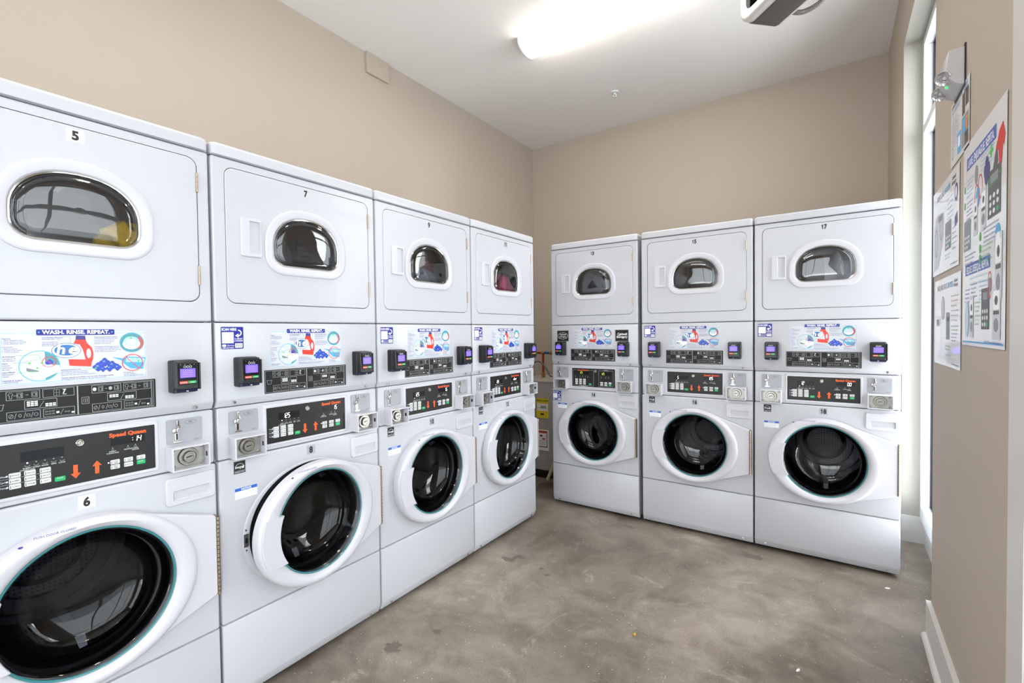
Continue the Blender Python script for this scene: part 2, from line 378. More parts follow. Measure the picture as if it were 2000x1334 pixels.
# window in the niche
b = MB(); fx0, fx1 = 2.172, 2.235
b.box(2.190, 2.243, NY0+.004, NY1-.004, 0, .14, 'trim_white'); b.box(2.184, 2.243, NY0+.004, NY1-.004, .14, .155, 'trim_white')
b.box(fx0, fx1, NY1-.045, NY1-.0045, .155, NZ-.005, 'frame_white'); b.box(fx0, fx1, NY0+.0045, NY0+.045, .155, NZ-.005, 'frame_white')
b.box(fx0, fx1, NY0+.045, NY1-.045, .155, .235, 'frame_white'); b.box(fx0, fx1, NY0+.045, NY1-.045, NZ-.055, NZ-.005, 'frame_white')
b.box(fx0, fx1, NY0+.045, NY1-.045, 2.467, 2.513, 'frame_white')
wf = struct(b, 'window_1')
b = MB()
for z0, z1 in ((.235, 2.467), (2.513, NZ-.055)):
    y0, y1 = NY0+.045, NY1-.045
    b.box(2.212, 2.226, y1-.012, y1, z0, z1, 'gasket_black'); b.box(2.212, 2.226, y0, y0+.012, z0, z1, 'gasket_black')
    b.box(2.212, 2.226, y0+.012, y1-.012, z0, z0+.01, 'gasket_black'); b.box(2.212, 2.226, y0+.012, y1-.012, z1-.01, z1, 'gasket_black')
b.build('gasket', wf)
b = MB()
for z0, z1 in ((.245, 2.457), (2.523, NZ-.065)): b.box(2.217, 2.221, NY0+.057, NY1-.057, z0, z1, 'glass_window')
b.build('window_glass', wf)
# storefront beside the camera: casing, frame, mullions, glass
b = MB(); b.box(XR-.003, XR+.01, SY0, -.835, 0, SZ+.1, 'trim_white'); b.box(XR-.02, XR, SY1, SY0, SZ, SZ+.1, 'trim_white'); b.box(XR-.02, XR, SY1-.11, SY1, 0, SZ+.1, 'trim_white'); struct(b, 'trim_2')
b = MB()
ys = [SY0, -1.86, -2.77, -3.68, SY1]
for y in ys: b.box(XR+.06, XR+.12, y-.03 if y != SY0 else y-.06, y+.03 if y not in (SY0, SY1) else (y if y == SY0 else y+.06), 0, SZ, 'frame_white')
b.box(XR+.062, XR+.118, SY1+.002, SY0-.002, .002, .12, 'frame_white'); b.box(XR+.062, XR+.118, SY1+.002, SY0-.002, SZ-.06, SZ-.002, 'frame_white'); b.box(XR+.062, XR+.118, SY1+.002, SY0-.002, 2.1, 2.16, 'frame_white')
w2 = struct(b, 'window_2')
b = MB(); b.box(XR+.088, XR+.092, SY1+.03, SY0-.03, .12, SZ-.06, 'glass_window'); b.build('window_glass', w2)
b = MB()
for x in (-.6, .21, 1.04, 1.85): b.box(x, x+.05, YF-.072, YF-.018, .12, 3.1, 'frame_white')
b.box(-.6, 1.9, YF-.07, YF-.02, .12, .18, 'frame_white'); b.box(-.6, 1.9, YF-.07, YF-.02, 3.04, 3.1, 'frame_white')
w3 = struct(b, 'window_added'); b = MB(); b.box(-.55, 1.85, YF-.047, YF-.043, .18, 3.04, 'glass_window'); b.build('window_glass', w3)  # added front glazing, full height so light reaches the ceiling
b = MB(); b.box(-12, 14, -16, 12, -.2, -.13, 'pale_ground'); struct(b, 'ground')

# ------------------------------------------------------------------ printed panels (unit-local coordinates, facing -y)
def poster_print(mb, y0):
    mb.auto = 3e-6
    def X(a): return .187 + (a-473)/722*.308
    def Z(c): return 1.199 + (352-c)/267*.138
    e = .00012; kx = .308/722; kz = .138/267
    mb.rect(.187, .495, 1.199, 1.337, y0, 'paper')
    y = y0 - e; mb.frame(X(478), X(1190), Z(348), Z(92), .0008, y, 'cyan')
    # teal circle with the drawer
    mb.disc(X(645), Z(262), 94*kx, 80*kz, y, 'cyan'); mb.disc(X(645), Z(262), 90*kx, 76*kz, y-e, 'teal')
    y2 = y-2*e
    c = [(X(645)+90*kx*math.cos(t), Z(262)+76*kz*math.sin(t)) for t in [math.radians(a) for a in range(75, 286, 15)]]
    mb.flat(c, y2, 'drawer_grey')
    mb.flat([(X(585), Z(262)), (X(640), Z(250)), (X(735), Z(262)), (X(735), Z(295)), (X(668), Z(325)), (X(668), Z(300)), (X(585), Z(285))], y2-e, 'white_print')
    mb.flat([(X(585), Z(268)), (X(640), Z(286)), (X(640), Z(292)), (X(600), Z(290)), (X(585), Z(284))], y2-2*e, 'shade_grey')
    mb.line(X(560), Z(240), X(650), Z(226), .0006, y2-2*e, 'shade_grey')
    mb.flat([(X(668), Z(245)), (X(690), Z(228)), (X(706), Z(240)), (X(704), Z(256)), (X(675), Z(258))], y2-2*e, 'pod_blue')
    mb.ring(X(687), Z(243), 33*kx, 28*kz, .0016, y2-3*e, 'ban_red'); mb.line(X(668), Z(225), X(708), Z(262), .0014, y2-3*e, 'ban_red')
    for a, c_ in ((600, 246), (653, 246), (633, 272)): mb.disc(X(a), Z(c_), .0022, .0025, y2-4*e, 'lime', 10)
    # bottle
    mb.flat([(X(815), Z(128)), (X(866), Z(130)), (X(872), Z(148)), (X(895), Z(172)), (X(903), Z(200)), (X(900), Z(238)), (X(893), Z(255)), (X(890), Z(278)), (X(782), Z(268)), (X(778), Z(236)), (X(800), Z(160))], y, 'bottle_red',
            [[(X(879)+12*kx*math.cos(t), Z(205)+27*kz*math.sin(t)) for t in [2*PI*i/14 for i in range(14)]]])
    mb.flat([(X(818), Z(106)), (X(864), Z(108)), (X(866), Z(130)), (X(815), Z(128))], y-e, 'cap_navy')
    mb.flat([(X(765), Z(232)), (X(800), Z(150)), (X(835), Z(155)), (X(850), Z(185)), (X(862), Z(238))], y-e, 'drawer_grey')
    mb.disc(X(770), Z(186), 71*kx, 40*kz, y-2*e, 'he_blue'); mb.disc(X(770), Z(186), 68*kx, 37*kz, y-3*e, 'white_print'); mb.disc(X(770), Z(184), 58*kx, 29*kz, y-4*e, 'he_blue')
    mb.text('h', X(741), Z(203), .037, y-5*e, 'white_print', 'c', .03, slant=.15); mb.text('e', X(800), Z(203), .037, y-5*e, 'white_print', 'c', .03, 1.15, slant=.15)
    mb.disc(X(768), Z(192), .0016, .0019, y-6*e, 'bottle_red', 10)
    # measuring cap
    mb.disc(X(1113), Z(150), 70*kx, 57*kz, y, 'scoop_blue'); mb.disc(X(1113), Z(150), 66*kx, 53*kz, y-e, 'teal')
    mb.flat([(X(1150), Z(110)), (X(1178), Z(135)), (X(1181), Z(160)), (X(1165), Z(185)), (X(1140), Z(190)), (X(1150), Z(150))], y-2*e, 'skin_pink')
    mb.disc(X(1110), Z(158), 50*kx, 32*kz, y-3*e, 'white_print'); mb.disc(X(1110), Z(142), 44*kx, 27*kz, y-4*e, 'scoop_pale'); mb.disc(X(1110), Z(148), 34*kx, 18*kz, y-5*e, 'drawer_grey')
    mb.disc(X(1107), Z(124), .0024, .0026, y-6*e, 'lime', 10)
    # pods
    pods = []
    for a, c_, r in ((960, 258, 26), (925, 282, 26), (1000, 275, 24), (985, 293, 20), (1028, 290, 20), (950, 296, 16)):
        p = [(X(a)+r*kx*(1+.18*math.cos(4*t))*math.cos(t), Z(c_)+r*.85*kz*(1+.18*math.cos(4*t))*math.sin(t)) for t in [2*PI*i/20 for i in range(20)]]
        yy = y-e*(1+.45*len(pods)); pods.append(a); mb.flat(p, yy, 'pod_blue'); mb.disc(X(a-4), Z(c_-5), r*.32*kx, r*.16*kz, yy-.2*e, 'pod_light', 10)
    mb.disc(X(912), Z(288), .0024, .0026, y-7*e, 'lime', 10)
    # scoop
    mb.flat([(X(998), Z(230)), (X(1060), Z(240)), (X(1075), Z(230)), (X(1190), Z(240)), (X(1172), Z(308)), (X(1100), Z(300)), (X(1066), Z(272)), (X(1050), Z(252))], y, 'scoop_blue')
    mb.flat([(X(1078), Z(236)), (X(1184), Z(246)), (X(1178), Z(268)), (X(1075), Z(262))], y-e, 'scoop_pale')
    mb.ring(X(1113), Z(267), 60*kx, 49*kz, .0022, y-2*e, 'ban_red'); mb.line(X(1075), Z(232), X(1148), Z(302), .0019, y-2*e, 'ban_red'); mb.disc(X(1147), Z(258), .0024, .0026, y-3*e, 'lime', 10)
    # leader lines
    for q in ((790, 112, 790, 152), (745, 112, 790, 112), (1050, 116, 1107, 116), (1107, 116, 1107, 124), (540, 205, 640, 205), (640, 205, 655, 240), (530, 240, 600, 246), (545, 292, 633, 285), (860, 290, 912, 290), (1147, 258, 1147, 315), (1130, 315, 1147, 315)):
        mb.line(X(q[0]), Z(q[1]), X(q[2]), Z(q[3]), .0006, y-6.5*e, 'lime')
    # banner
    mb.flat(rrect(X(633), X(1017), Z(103)-.0005, Z(72)-.0005, .003), y-e, 'navy')
    mb.text('WASH. RINSE. REPEAT.', X(825), Z(97), .0145, y-2*e, 'white_print', 'c', .035, width=.142)
    mb.disc(X(645), Z(88), .0018, .0018, y-2*e, 'cyan', 8); mb.disc(X(1003), Z(88), .0018, .0018, y-2*e, 'cyan', 8)
    def para(a, c_, lines, size=.0042, step=9.6, nm='violet'):
        for i, t in enumerate(lines): mb.text(t, X(a), Z(c_+i*step), size, y-e, nm, 'l', .012 if i == 0 else 0)
    para(484, 122, ['Dispenser', '1. Open dispenser door', '2. Load laundry product(s)', '3. Close dispenser door', '', 'Distribuidor', '1. Abra la puerta', '2. Cargue el producto', '3. Cierre la puerta'], .0042, 8.4)
    para(484, 212, ['HE Detergent', 'Detergente de', 'Alta Eficiencia'], .0042, 10); para(484, 246, ['Fabric', 'Softener', 'Suavizante', 'de ropa'], .0042, 10); para(484, 290, ['Liquid Bleach', 'Blanqueador', 'liquido'], .0042, 10)
    para(484, 332, ['Caldwell & Gregory', '1-800-927-9274'], .0044, 9)
    para(658, 118, ['Use HE (High Efficiency)', 'liquid detergent ONLY', '', 'Use SOLAMENTE', 'detergente de Alta', 'Eficiencia (HE)'], .0042, 8.5)
    para(910, 118, ['Read detergent label, measure', 'and use recommended amount', 'based on load size. Do not', 'use more than 1/4 cup to', 'prevent over-sudsing.', '', 'Lea etiqueta de detergente y use', 'la cantidad recomendada basado', 'en el tamano de carga. No use mas', 'de 60 mililitros para prevenir'], .0042, 9)
    para(740, 292, ['Add laundry pods to the', 'wash cylinder with your clothes.', 'Do not put pods in the detergent', 'dispenser. Do not use 3 in 1 laundry sheets.'], .0042, 9)
    para(740, 334, ['Agregue capsulas en el cilindro con sus ropas. No pongan capsulas', 'en el dispensador de detergente. No use hojas para lavar.'], .0042, 8.5)
    para(1062, 326, ['DO NOT use', 'powder detergent', 'No use detergente de polvo'], .0042, 8.5)
def plate_print(mb, y0):
    x0, x1, z0, z1 = .165, .516, 1.101, 1.189; w = x1-x0; h = z1-z0; e = .00012; y = y0-e; L = 'line_grey'; t = .0009
    def X(u): return x0+u*w
    def Z(v): return z1-v*h
    def T(a): return (a-424)/823.
    mb.frame(X(.008), X(.985), Z(.965), Z(.035), .0009, y, L); mb.rect(X(T(816)), X(T(822)), Z(.96), Z(.04), y, L); mb.rect(X(.968), X(.972), Z(.96), Z(.04), y, L)
    boxes = [(497, 643, .07, .33), (655, 803, .07, .33), (573, 720, .365, .63), (497, 643, .67, .93), (655, 803, .67, .93),
             (890, 1046, .07, .33), (1060, 1216, .07, .33), (970, 1132, .365, .63), (890, 1046, .67, .93), (1060, 1216, .67, .93)]
    for a, c, p, q in boxes: mb.frame(X(T(a)), X(T(c)), Z(q), Z(p), t, y, L)
    # tub and dryer symbols
    mb.line(X(T(445)), Z(.42), X(T(452)), Z(.6), t, y, L); mb.line(X(T(452)), Z(.6), X(T(480)), Z(.6), t, y, L); mb.line(X(T(480)), Z(.6), X(T(487)), Z(.42), t, y, L); mb.line(X(T(443)), Z(.44), X(T(489)), Z(.44), t, y, L)
    mb.frame(X(T(838)), X(T(876)), Z(.64), Z(.42), t, y, L)
    for k in (848, 857, 866): mb.line(X(T(k)), Z(.60), X(T(k+2)), Z(.46), t, y, L)
    def shirt(a, v, s=1):
        P_ = [(-10, -.05), (-4, -.08), (4, -.08), (10, -.05), (8, -.01), (5, -.02), (5, .08), (-5, .08), (-5, -.02), (-8, -.01)]
        for i in range(len(P_)):
            p, q = P_[i], P_[(i+1) % len(P_)]; mb.line(X(T(a+p[0])), Z(v+p[1]), X(T(a+q[0])), Z(v+q[1]), .0007, y, L)
    def drumi(a, v):
        mb.frame(X(T(a-14)), X(T(a+12)), Z(v+.08), Z(v-.08), .0007, y, L); mb.ring(X(T(a-3)), Z(v), .0034, .0045, .0007, y, L, 14)
        mb.line(X(T(a+6)), Z(v+.08), X(T(a+6)), Z(v-.08), .0007, y, L)
    shirt(516, .2); mb.line(X(T(528)), Z(.2), X(T(545)), Z(.2), .0008, y, L); drumi(556, .2); mb.line(X(T(580)), Z(.2), X(T(592)), Z(.2), .0012, y, L); drumi(620, .2)
    for i in range(3): mb.line(X(T(706+i*13)), Z(.29), X(T(706+i*13)), Z(.11), .0006, y, L)
    for v in (.11, .2, .29): mb.line(X(T(706)), Z(v), X(T(732)), Z(v), .0006, y, L)
    mb.line(X(T(748)), Z(.12), X(T(764)), Z(.12), .002, y, 'print_white'); mb.line(X(T(758)), Z(.14), X(T(750)), Z(.24), .0022, y, 'print_white'); mb.line(X(T(746)), Z(.26), X(T(766)), Z(.27), .0012, y, 'print_white')
    for a in (905, ): mb.disc(X(T(a)), Z(.2), .0042, .0052, y, 'print_white', 14)
    drumi(938, .2); mb.line(X(T(960)), Z(.2), X(T(970)), Z(.2), .0012, y, L); mb.disc(X(T(988)), Z(.2), .0042, .0052, y, L, 14); drumi(1022, .2)
    shirt(1078, .2); mb.line(X(T(1090)), Z(.2), X(T(1106)), Z(.2), .0008, y, L); drumi(1120, .2); mb.line(X(T(1145)), Z(.2), X(T(1157)), Z(.2), .0012, y, L); drumi(1190, .2)
    def dots(a, v, nx, ny, nm):
        for i in range(nx):
            for j in range(ny): mb.rect(X(T(a+i*17)), X(T(a+i*17+14)), Z(v+j*.055+.04), Z(v+j*.055), y, nm)
    dots(584, .40, 3, 3, 'print_white'); mb.line(X(T(640)), Z(.6), X(T(660)), Z(.42), .0008, y, L); dots(666, .50, 3, 2, 'print_white')
    dots(982, .42, 3, 2, 'print_white'); mb.line(X(T(1042)), Z(.6), X(T(1060)), Z(.42), .0008, y, L); dots(1068, .50, 3, 2, 'print_white')
    for b0 in (497, 890):
        mb.ring(X(T(b0+18)), Z(.8), .0042, .0052, .0008, y, L, 14); mb.line(X(T(b0+12)), Z(.85), X(T(b0+24)), Z(.75), .0008, y, L)
        for k in (36, 76, 108): mb.line(X(T(b0+k-4)), Z(.88), X(T(b0+k+5)), Z(.72), .0008, y, L)
        mb.ring(X(T(b0+56)), Z(.8), .0028, .0045, .0008, y, L, 12); mb.frame(X(T(b0+84)), X(T(b0+100)), Z(.84), Z(.77), .0007, y, L); mb.ring(X(T(b0+126)), Z(.8), .0042, .0045, .0008, y, L, 12)
    for b0 in (655, 1060):
        for i in range(3):
            for j in range(2): mb.ring(X(T(b0+14+i*16)), Z(.76+j*.08), .0028, .0020, .0006, y, L, 10)
        mb.rect(X(T(b0+60)), X(T(b0+74)), Z(.84), Z(.78), y, 'print_white'); mb.line(X(T(b0+80)), Z(.88), X(T(b0+94)), Z(.72), .0008, y, L)
        for i in range(2): mb.ring(X(T(b0+104+i*14)), Z(.82), .0026, .0020, .0006, y, L, 10)
        mb.rect(X(T(b0+132)), X(T(b0+146)), Z(.88), Z(.83), y, 'print_white')
def sticker_print(mb, x0, x1, z0, z1, y0):
    w = x1-x0; h = z1-z0; e = .00012; mb.flat(rrect(x0, x1, z0, z1, .004), y0, 'navy'); y = y0-e
    mb.text('SCAN HERE', x0+.03*w, z1-.17*h, .0125, y, 'white_print', 'l', .03, width=.66*w)
    mb.rect(x0+.05*w, x0+.56*w, z0+.26*h, z1-.24*h, y, 'white_print'); mb.rect(x0+.62*w, x1-.05*w, z0+.05*h, z0+.25*h, y, 'white_print')
    for i in range(9): mb.rect(x0+(.65+i*.032)*w, x0+(.65+i*.032+.008+.01*(i % 2))*w, z0+.10*h, z0+.22*h, y-e, 'print_black')
    for i in range(9):                                                            # hooked arrow
        a0 = math.radians(90-i*20); a1 = math.radians(70-i*20)
        mb.line(x0+(.76+.14*math.cos(a0))*w, z1-(.28-.13*math.sin(a0))*h, x0+(.76+.14*math.cos(a1))*w, z1-(.28-.13*math.sin(a1))*h, .004, y, 'white_print')
    mb.flat([(x0+.62*w, z1-.40*h), (x0+.78*w, z1-.30*h), (x0+.78*w, z1-.50*h)], y, 'white_print')
    mb.text('TO REPORT', x0+.59*w, z0+.42*h, .0072, y, 'white_print', 'l', .02, width=.37*w); mb.text('A PROBLEM', x0+.59*w, z0+.33*h, .0072, y, 'white_print', 'l', .02, width=.37*w)
    mb.disc(x0+.14*w, z0+.16*h, .1*w, .055*h, y, 'white_print', 16); mb.text('Service', x0+.28*w, z0+.13*h, .008, y, 'white_print'); mb.text('1-800-927-9274', x0+.04*w, z0+.03*h, .006, y, 'white_print', 'l', .02, width=.52*w)

# ------------------------------------------------------------------ stacked washer-dryer, part by part
UW, UD = .683, .70
ZB, ZM, ZK, ZP, ZD, ZC, ZT = .020, .309, .8852, 1.0695, 1.3666, 1.939, 1.985
CACHE = {}
def part(name, key, fn, parent, org=(0, 0, 0), label=None, sharp=35, own=False):
    # org: where the part's origin stands in unit coordinates; own=True: its shape is drawn in unit coordinates
    if key not in CACHE:
        b = MB(); b.o = Vector(org) if own else Vector((0, 0, 0)); fn(b); o = b.build(name, parent, sharp); CACHE[key] = o.data
    else: o = link(name, CACHE[key], parent)
    o.location = Vector(org) - (Vector(parent['_org']) if '_org' in parent else Vector((0, 0, 0)))
    o['_org'] = list(org)
    if label: o['label'] = label
    return o
def f_shell(b):
    # folded sheet body behind the fronts, hollow
    t = .012; x0, x1 = .002, UW-.002
    b.box(x0, x0+t, .034, UD, .03, 1.95, 'enamel_side'); b.box(x1-t, x1, .034, UD, .03, 1.95, 'enamel_side')
    b.box(x0+t, x1-t, UD-t, UD, .03, 1.95, 'enamel_side'); b.box(x0+t, x1-t, .034, UD-t, .03, .045, 'enamel_side')
    b.box(x0+t, x1-t, .034, UD-t, 1.935, 1.95, 'enamel_side'); b.box(x0+t, x1-t, .04, UD-t, 1.05, 1.07, 'sheet_dark')
    for z in (ZM, ZK, ZP, ZD): b.box(x0+t, x1-t, .0335, .045, z-.02, z+.02, 'sheet_dark')  # dark strips behind the seams, their shade put into the colour
def f_foot(b):
    b.lathe([(.0, 0), (.02, 0), (.022, .004), (.018, .012), (.007, .014), (.007, .05), (0, .05)], (0, 0, 0), (0, 0, 1), 'rubber', 14)
def bulge(b, x, z):
    b.lathe([(.016, -.0005), (.013, .005), (.009, .0065), (0, .0065)], (x, -.0005, z), (0, -1, .4), 'enamel', 16)
def chamf(b, x0, x1, z0, z1, name, c=.03, yf=0, yb=.033, hole=None):
    # front with the lower edge folded back, as a lofted profile across x
    prof = [(yb, z1), (yf+.004, z1), (yf+.0012, z1-.0012), (yf, z1-.004), (yf, z0+c+.004), (yf+.0008, z0+c), (yf+.012, z0+.003), (yf+.014, z0), (yb, z0)]
    r = .006; xs = [(x0, .006), (x0+.0018, .0018), (x0+r, 0), (x1-r, 0), (x1-.0018, .0018), (x1, .006)]
    loops = [[(x, min(yb, p[0]+dy), p[1]) for p in prof] for x, dy in xs]
    b.loft(loops, name, True, True, True, True)
def f_lower(b):
    chamf(b, .001, UW-.001, ZB, ZM-.0015, 'enamel', .032)
def f_service(b):
    chamf(b, .001, UW-.001, ZP+.0015, ZD-.0015, 'enamel', .022)
def f_screw(b):
    b.lathe([(.0062, 0), (.0062, .0015), (.005, .0025), (0, .0028)], (0, 0, 0), (0, -1, .3), 'lock_steel', 14)
    b.line(-.003, -.002, .003, .002, .0014, -.0036, 'slot_dark'); b.line(-.003, .002, .003, -.002, .0014, -.0036, 'slot_dark')
WC = (.345, .583)
def f_wfront(b):
    b.slab(.001, UW-.001, ZM+.0015, ZK-.0015, 0, .033, 'enamel', .008, .006, [ell(.345, .58, .248, .228, 72)[::-1], ], .033)
    b.loft([[(p[0], -.0004, p[1]) for p in ell(.339, .58, .266, .237, 72)], [(p[0], -.0024, p[1]) for p in ell(.339, .58, .263, .234, 72)], [(p[0], -.0024, p[1]) for p in ell(.345, .58, .2505, .2305, 72)], [(p[0], .012, p[1]) for p in ell(.345, .58, .248, .228, 72)]], 'plastic_white')
    b.loft([[(p[0], .012, p[1]) for p in ell(.345, .58, .248, .228, 72)], [(p[0], .03, p[1]) for p in ell(.340, .58, .215, .212, 72)], [(p[0], .12, p[1]) for p in ell(.336, .58, .195, .195, 72)]], 'rubber')
    # latch strike
    b.slab(.0765, .0935, .557, .605, -.0038, -.0022, 'lock_steel', .003, .0006); b.rect(.081, .090, .571, .590, -.0041, 'slot_dark'); b.disc(.0855, .618, .0035, .0035, -.0027, 'lock_steel', 12); b.disc(.0855, .545, .0035, .0035, -.0027, 'lock_steel', 12)
def f_gasket(b): b.lathe([(.196, .012), (.186, .006), (.178, .012), (.178, .06), (.20, .08), (.216, .052), (.196, .04)], (.336, 0, .582), (0, 1, 0), 'rubber', 64)
def f_drum(b):
    c = (.34, 0, .583); b.lathe([(.19, .085), (.235, .095), (.243, .108)], c, (0, 1, 0), 'sheet_dark', 64); b.lathe([(.243, .108), (.245, .11), (.245, .50), (.235, .52), (.12, .53), (.10, .50), (0, .50)], c, (0, 1, 0), 'drum_steel', 64)
    for k in range(3):
        a = math.radians(35+120*k); d = Vector((math.cos(a), 0, math.sin(a))); t = Vector((-math.sin(a), 0, math.cos(a))); C = Vector(c); pts = []
        for y in (.12, .16, .44, .49):
            w = .035 if y in (.16, .44) else .02; hgt = .07 if y in (.16, .44) else .012
            pts.append([tuple(C + Vector((0, y, 0)) + d*.246 + t*w), tuple(C + Vector((0, y, 0)) + d*(.246-hgt) + t*w*.35), tuple(C + Vector((0, y, 0)) + d*(.246-hgt) - t*w*.35), tuple(C + Vector((0, y, 0)) + d*.246 - t*w)])
        b.loft(pts, 'drum_plain', True, True, True, False)
    for r in (.10, .16, .21): b.lathe([(r, .497 if r < .11 else .52), (r-.004, .512 if r > .11 else .49), (r-.008, .497 if r < .11 else .52)], c, (0, 1, 0), 'drum_plain', 48)
HX, HZ = .667, .578
def f_wdoor(b):
    n = 96; E = lambda t, i=0: (.339+(.266-i)*math.cos(t), .580+(.237-i)*math.sin(t))
    ts = [2*PI*k/n for k in range(n)]
    # circle points sampled in matching angle
    def loopE(i, y): return [(E(t, i)[0], y, E(t, i)[1]) for t in ts]
    def loopC(r, y): return [(WC[0]+r*math.cos(t), y, WC[1]+r*math.sin(t)) for t in ts]
    b.loft([loopE(.004, -.003), loopE(0, -.006), loopE(0, -.036), loopE(.003, -.043), loopE(.010, -.048), loopE(.018, -.050), loopC(.213, -.047), loopC(.206, -.042), loopC(.200, -.034), loopC(.200, -.006)], 'plastic_white')
    b.loft([loopC(.200, -.006), loopE(.004, -.003)], 'plastic_white')
    # hinge wing: tangents from the ellipse to the straight hinge edge
    def wing(z, zdir, y):
        pass
    pts = []
    for k in range(0, 25): t = math.radians(62 - k*5.2); pts.append(E(t, .002))
    pts = [(.50, .58)] + [E(math.radians(a), .003) for a in (62,)] + [(HX-.006, .716), (HX, .709), (HX, .449), (HX-.006, .442)] + [E(math.radians(a), .003) for a in (-62,)]
    # rounded wing slab
    ctr = (.58, .58)
    def sc(p, d):
        v = Vector((p[0]-ctr[0], p[1]-ctr[1])); L = v.length; return (p[0]-v.x/L*d, p[1]-v.y/L*d)
    outl = pts[1:]
    hole = [E(math.radians(-62+k*124/16), .008) for k in range(17)]
    def body(d): return [sc(p, d) for p in outl] + hole
    l0, l1, l2 = body(0), body(0), body(.005)
    b.loft([[(p[0], -.003, p[1]) for p in l0], [(p[0], -.026, p[1]) for p in l1], [(p[0], -.031, p[1]) for p in l2]], 'plastic_white', True, False, False)
    b.flat(l2, -.031, 'plastic_white')
    b.text('PUSH DOOR CLOSED', .27, .800, .0085, -.0503, 'violet', 'c'); b.disc(.205, .789, .005, .003, -.0503, 'violet', 10)
def f_wglass(b):
    c = (WC[0], 0, WC[1])
    b.lathe([(.2, -.036), (.192, -.033), (.186, -.026), (.180, -.010), (.168, .028), (.150, .058), (.125, .078), (.09, .088), (.04, .092), (0, .093)], c, (0, 1, 0), 'glass_washer', 72)
    b.lathe([(.2003, -.036), (.198, -.038), (.1955, -.037), (.194, -.034)], c, (0, 1, 0), 'teal_rim', 72)
def f_whandle(b):
    z0, z1 = .482, .662; n = 12; pts = []
    L = []; Rr = []
    for k in range(n+1):
        z = z0+(z1-z0)*k/n; s = (z-.58)/.237
        L.append((.339-.262*math.sqrt(max(0, 1-s*s))+.004, z)); Rr.append((WC[0]-math.sqrt(max(0, .193**2-(z-WC[1])**2)), z))
    loop = L[::1] + Rr[::-1]
    # CCW seen from -y
    loop = loop[::-1]
    b.loft([[(p[0], -.036, p[1]) for p in loop], [(p[0], -.051, p[1]) for p in loop], [(p[0]+(.002 if p[0] < .12 else -.002), -.0525, p[1]) for p in loop]], 'plastic_white', False, False, False)
    b.flat([(p[0]+(.002 if p[0] < .12 else -.002), p[1]) for p in loop], -.0525, 'plastic_white')
    b.flat(loop, -.036, 'plastic_white')
def f_whinge(b):
    b.box(HX-.001, HX+.0065, -.030, -.0015, .445, .711, 'hinge_metal')
    for k in range(19):
        z = .446+k*.014; b.lathe([(.0042, 0), (.0042, .0115)], (HX+.0035, -.031, z), (0, 0, 1), 'hinge_metal', 10)
        b.box(HX-.0005, HX+.0068, -.0335, -.0325, z+.012, z+.0134, 'slot_dark')
def f_drawer(b):
    hole = rrect(.553, .660, .789, .824, .006)
    b.slab(.533, .677, .776, .866, -.007, -.0002, 'plastic_white', .012, .004, [hole[::-1]], -.007)
    sy = lambda z: -.005+.026*(z-.789)/.035
    h2 = rrect(.5585, .6545, .790, .8238, .005)
    b.loft([[(p[0], -.007, p[1]) for p in hole], [(p[0], sy(p[1]), p[1]) for p in h2]], 'plastic_white'); b.add([(p[0], sy(p[1]), p[1]) for p in h2], [tuple(range(len(h2)))], 'plastic_white')
def f_estar(b):
    b.rect(.050, .0895, .829, .873, -.0003, 'print_black'); y = -.0005
    for i in range(14):
        a0, a1 = math.radians(20+i*10), math.radians(30+i*10); b.line(.070+.016*math.cos(a0), .846+.018*math.sin(a0), .070+.016*math.cos(a1), .846+.018*math.sin(a1), .0012, y, 'print_white')
    b.text('energy', .054, .848, .012, y, 'print_white', 'l', .02, slant=.3, width=.023)
    p = []
    for k in range(10):
        r = .0065 if k % 2 == 0 else .0028; a = math.radians(90+36*k); p.append((.081+r*math.cos(a), .850+r*math.sin(a)))
    b.flat(p, y, 'print_white'); b.line(.052, .8385, .088, .8385, .0006, y, 'print_white'); b.text('ENERGY STAR', .0697, .832, .0055, y, 'print_white', 'c', .01, width=.033)
def f_notice(b):
    b.rect(.052, .129, .738, .776, -.0003, 'white_print'); b.rect(.052, .129, .765, .776, -.0005, 'notice_blue'); b.text('NOTICE', .0905, .7672, .0095, -.0007, 'white_print', 'c', .03)
    for i, t in enumerate(('Ensure wash cylinder has stopped', 'before attempting to open door.', 'To open: press latch door firmly', 'and pull door open.')): b.text(t, .054, .7585-i*.006, .0046, -.0005, 'poster_grey')
def f_control(b):
    hole = rrect(.171, .512, .910, 1.046, .003)
    b.slab(.003, UW-.003, ZK+.0015, ZP-.0015, .007, .033, 'enamel', .006, .004, [hole[::-1]], .012)
    fr = rrect(.160, .523, .8985, 1.0575, .007); fi = rrect(.164, .519, .9025, 1.0535, .006)
    b.loft([[(p[0], .007, p[1]) for p in fr], [(p[0], .0035, p[1]) for p in fi]], 'plastic_white'); b.flat(fi, .0035, 'plastic_white', [hole])
    b.loft([[(p[0], .0035, p[1]) for p in hole], [(p[0], .009, p[1]) for p in hole]], 'plastic_white')
PX0, PX1, PZ0, PZ1 = .173, .510, .912, 1.044
def CX(a): return PX0+(a-441)/787*(PX1-PX0)
def CZ(v): return PZ1-v*(PZ1-PZ0)
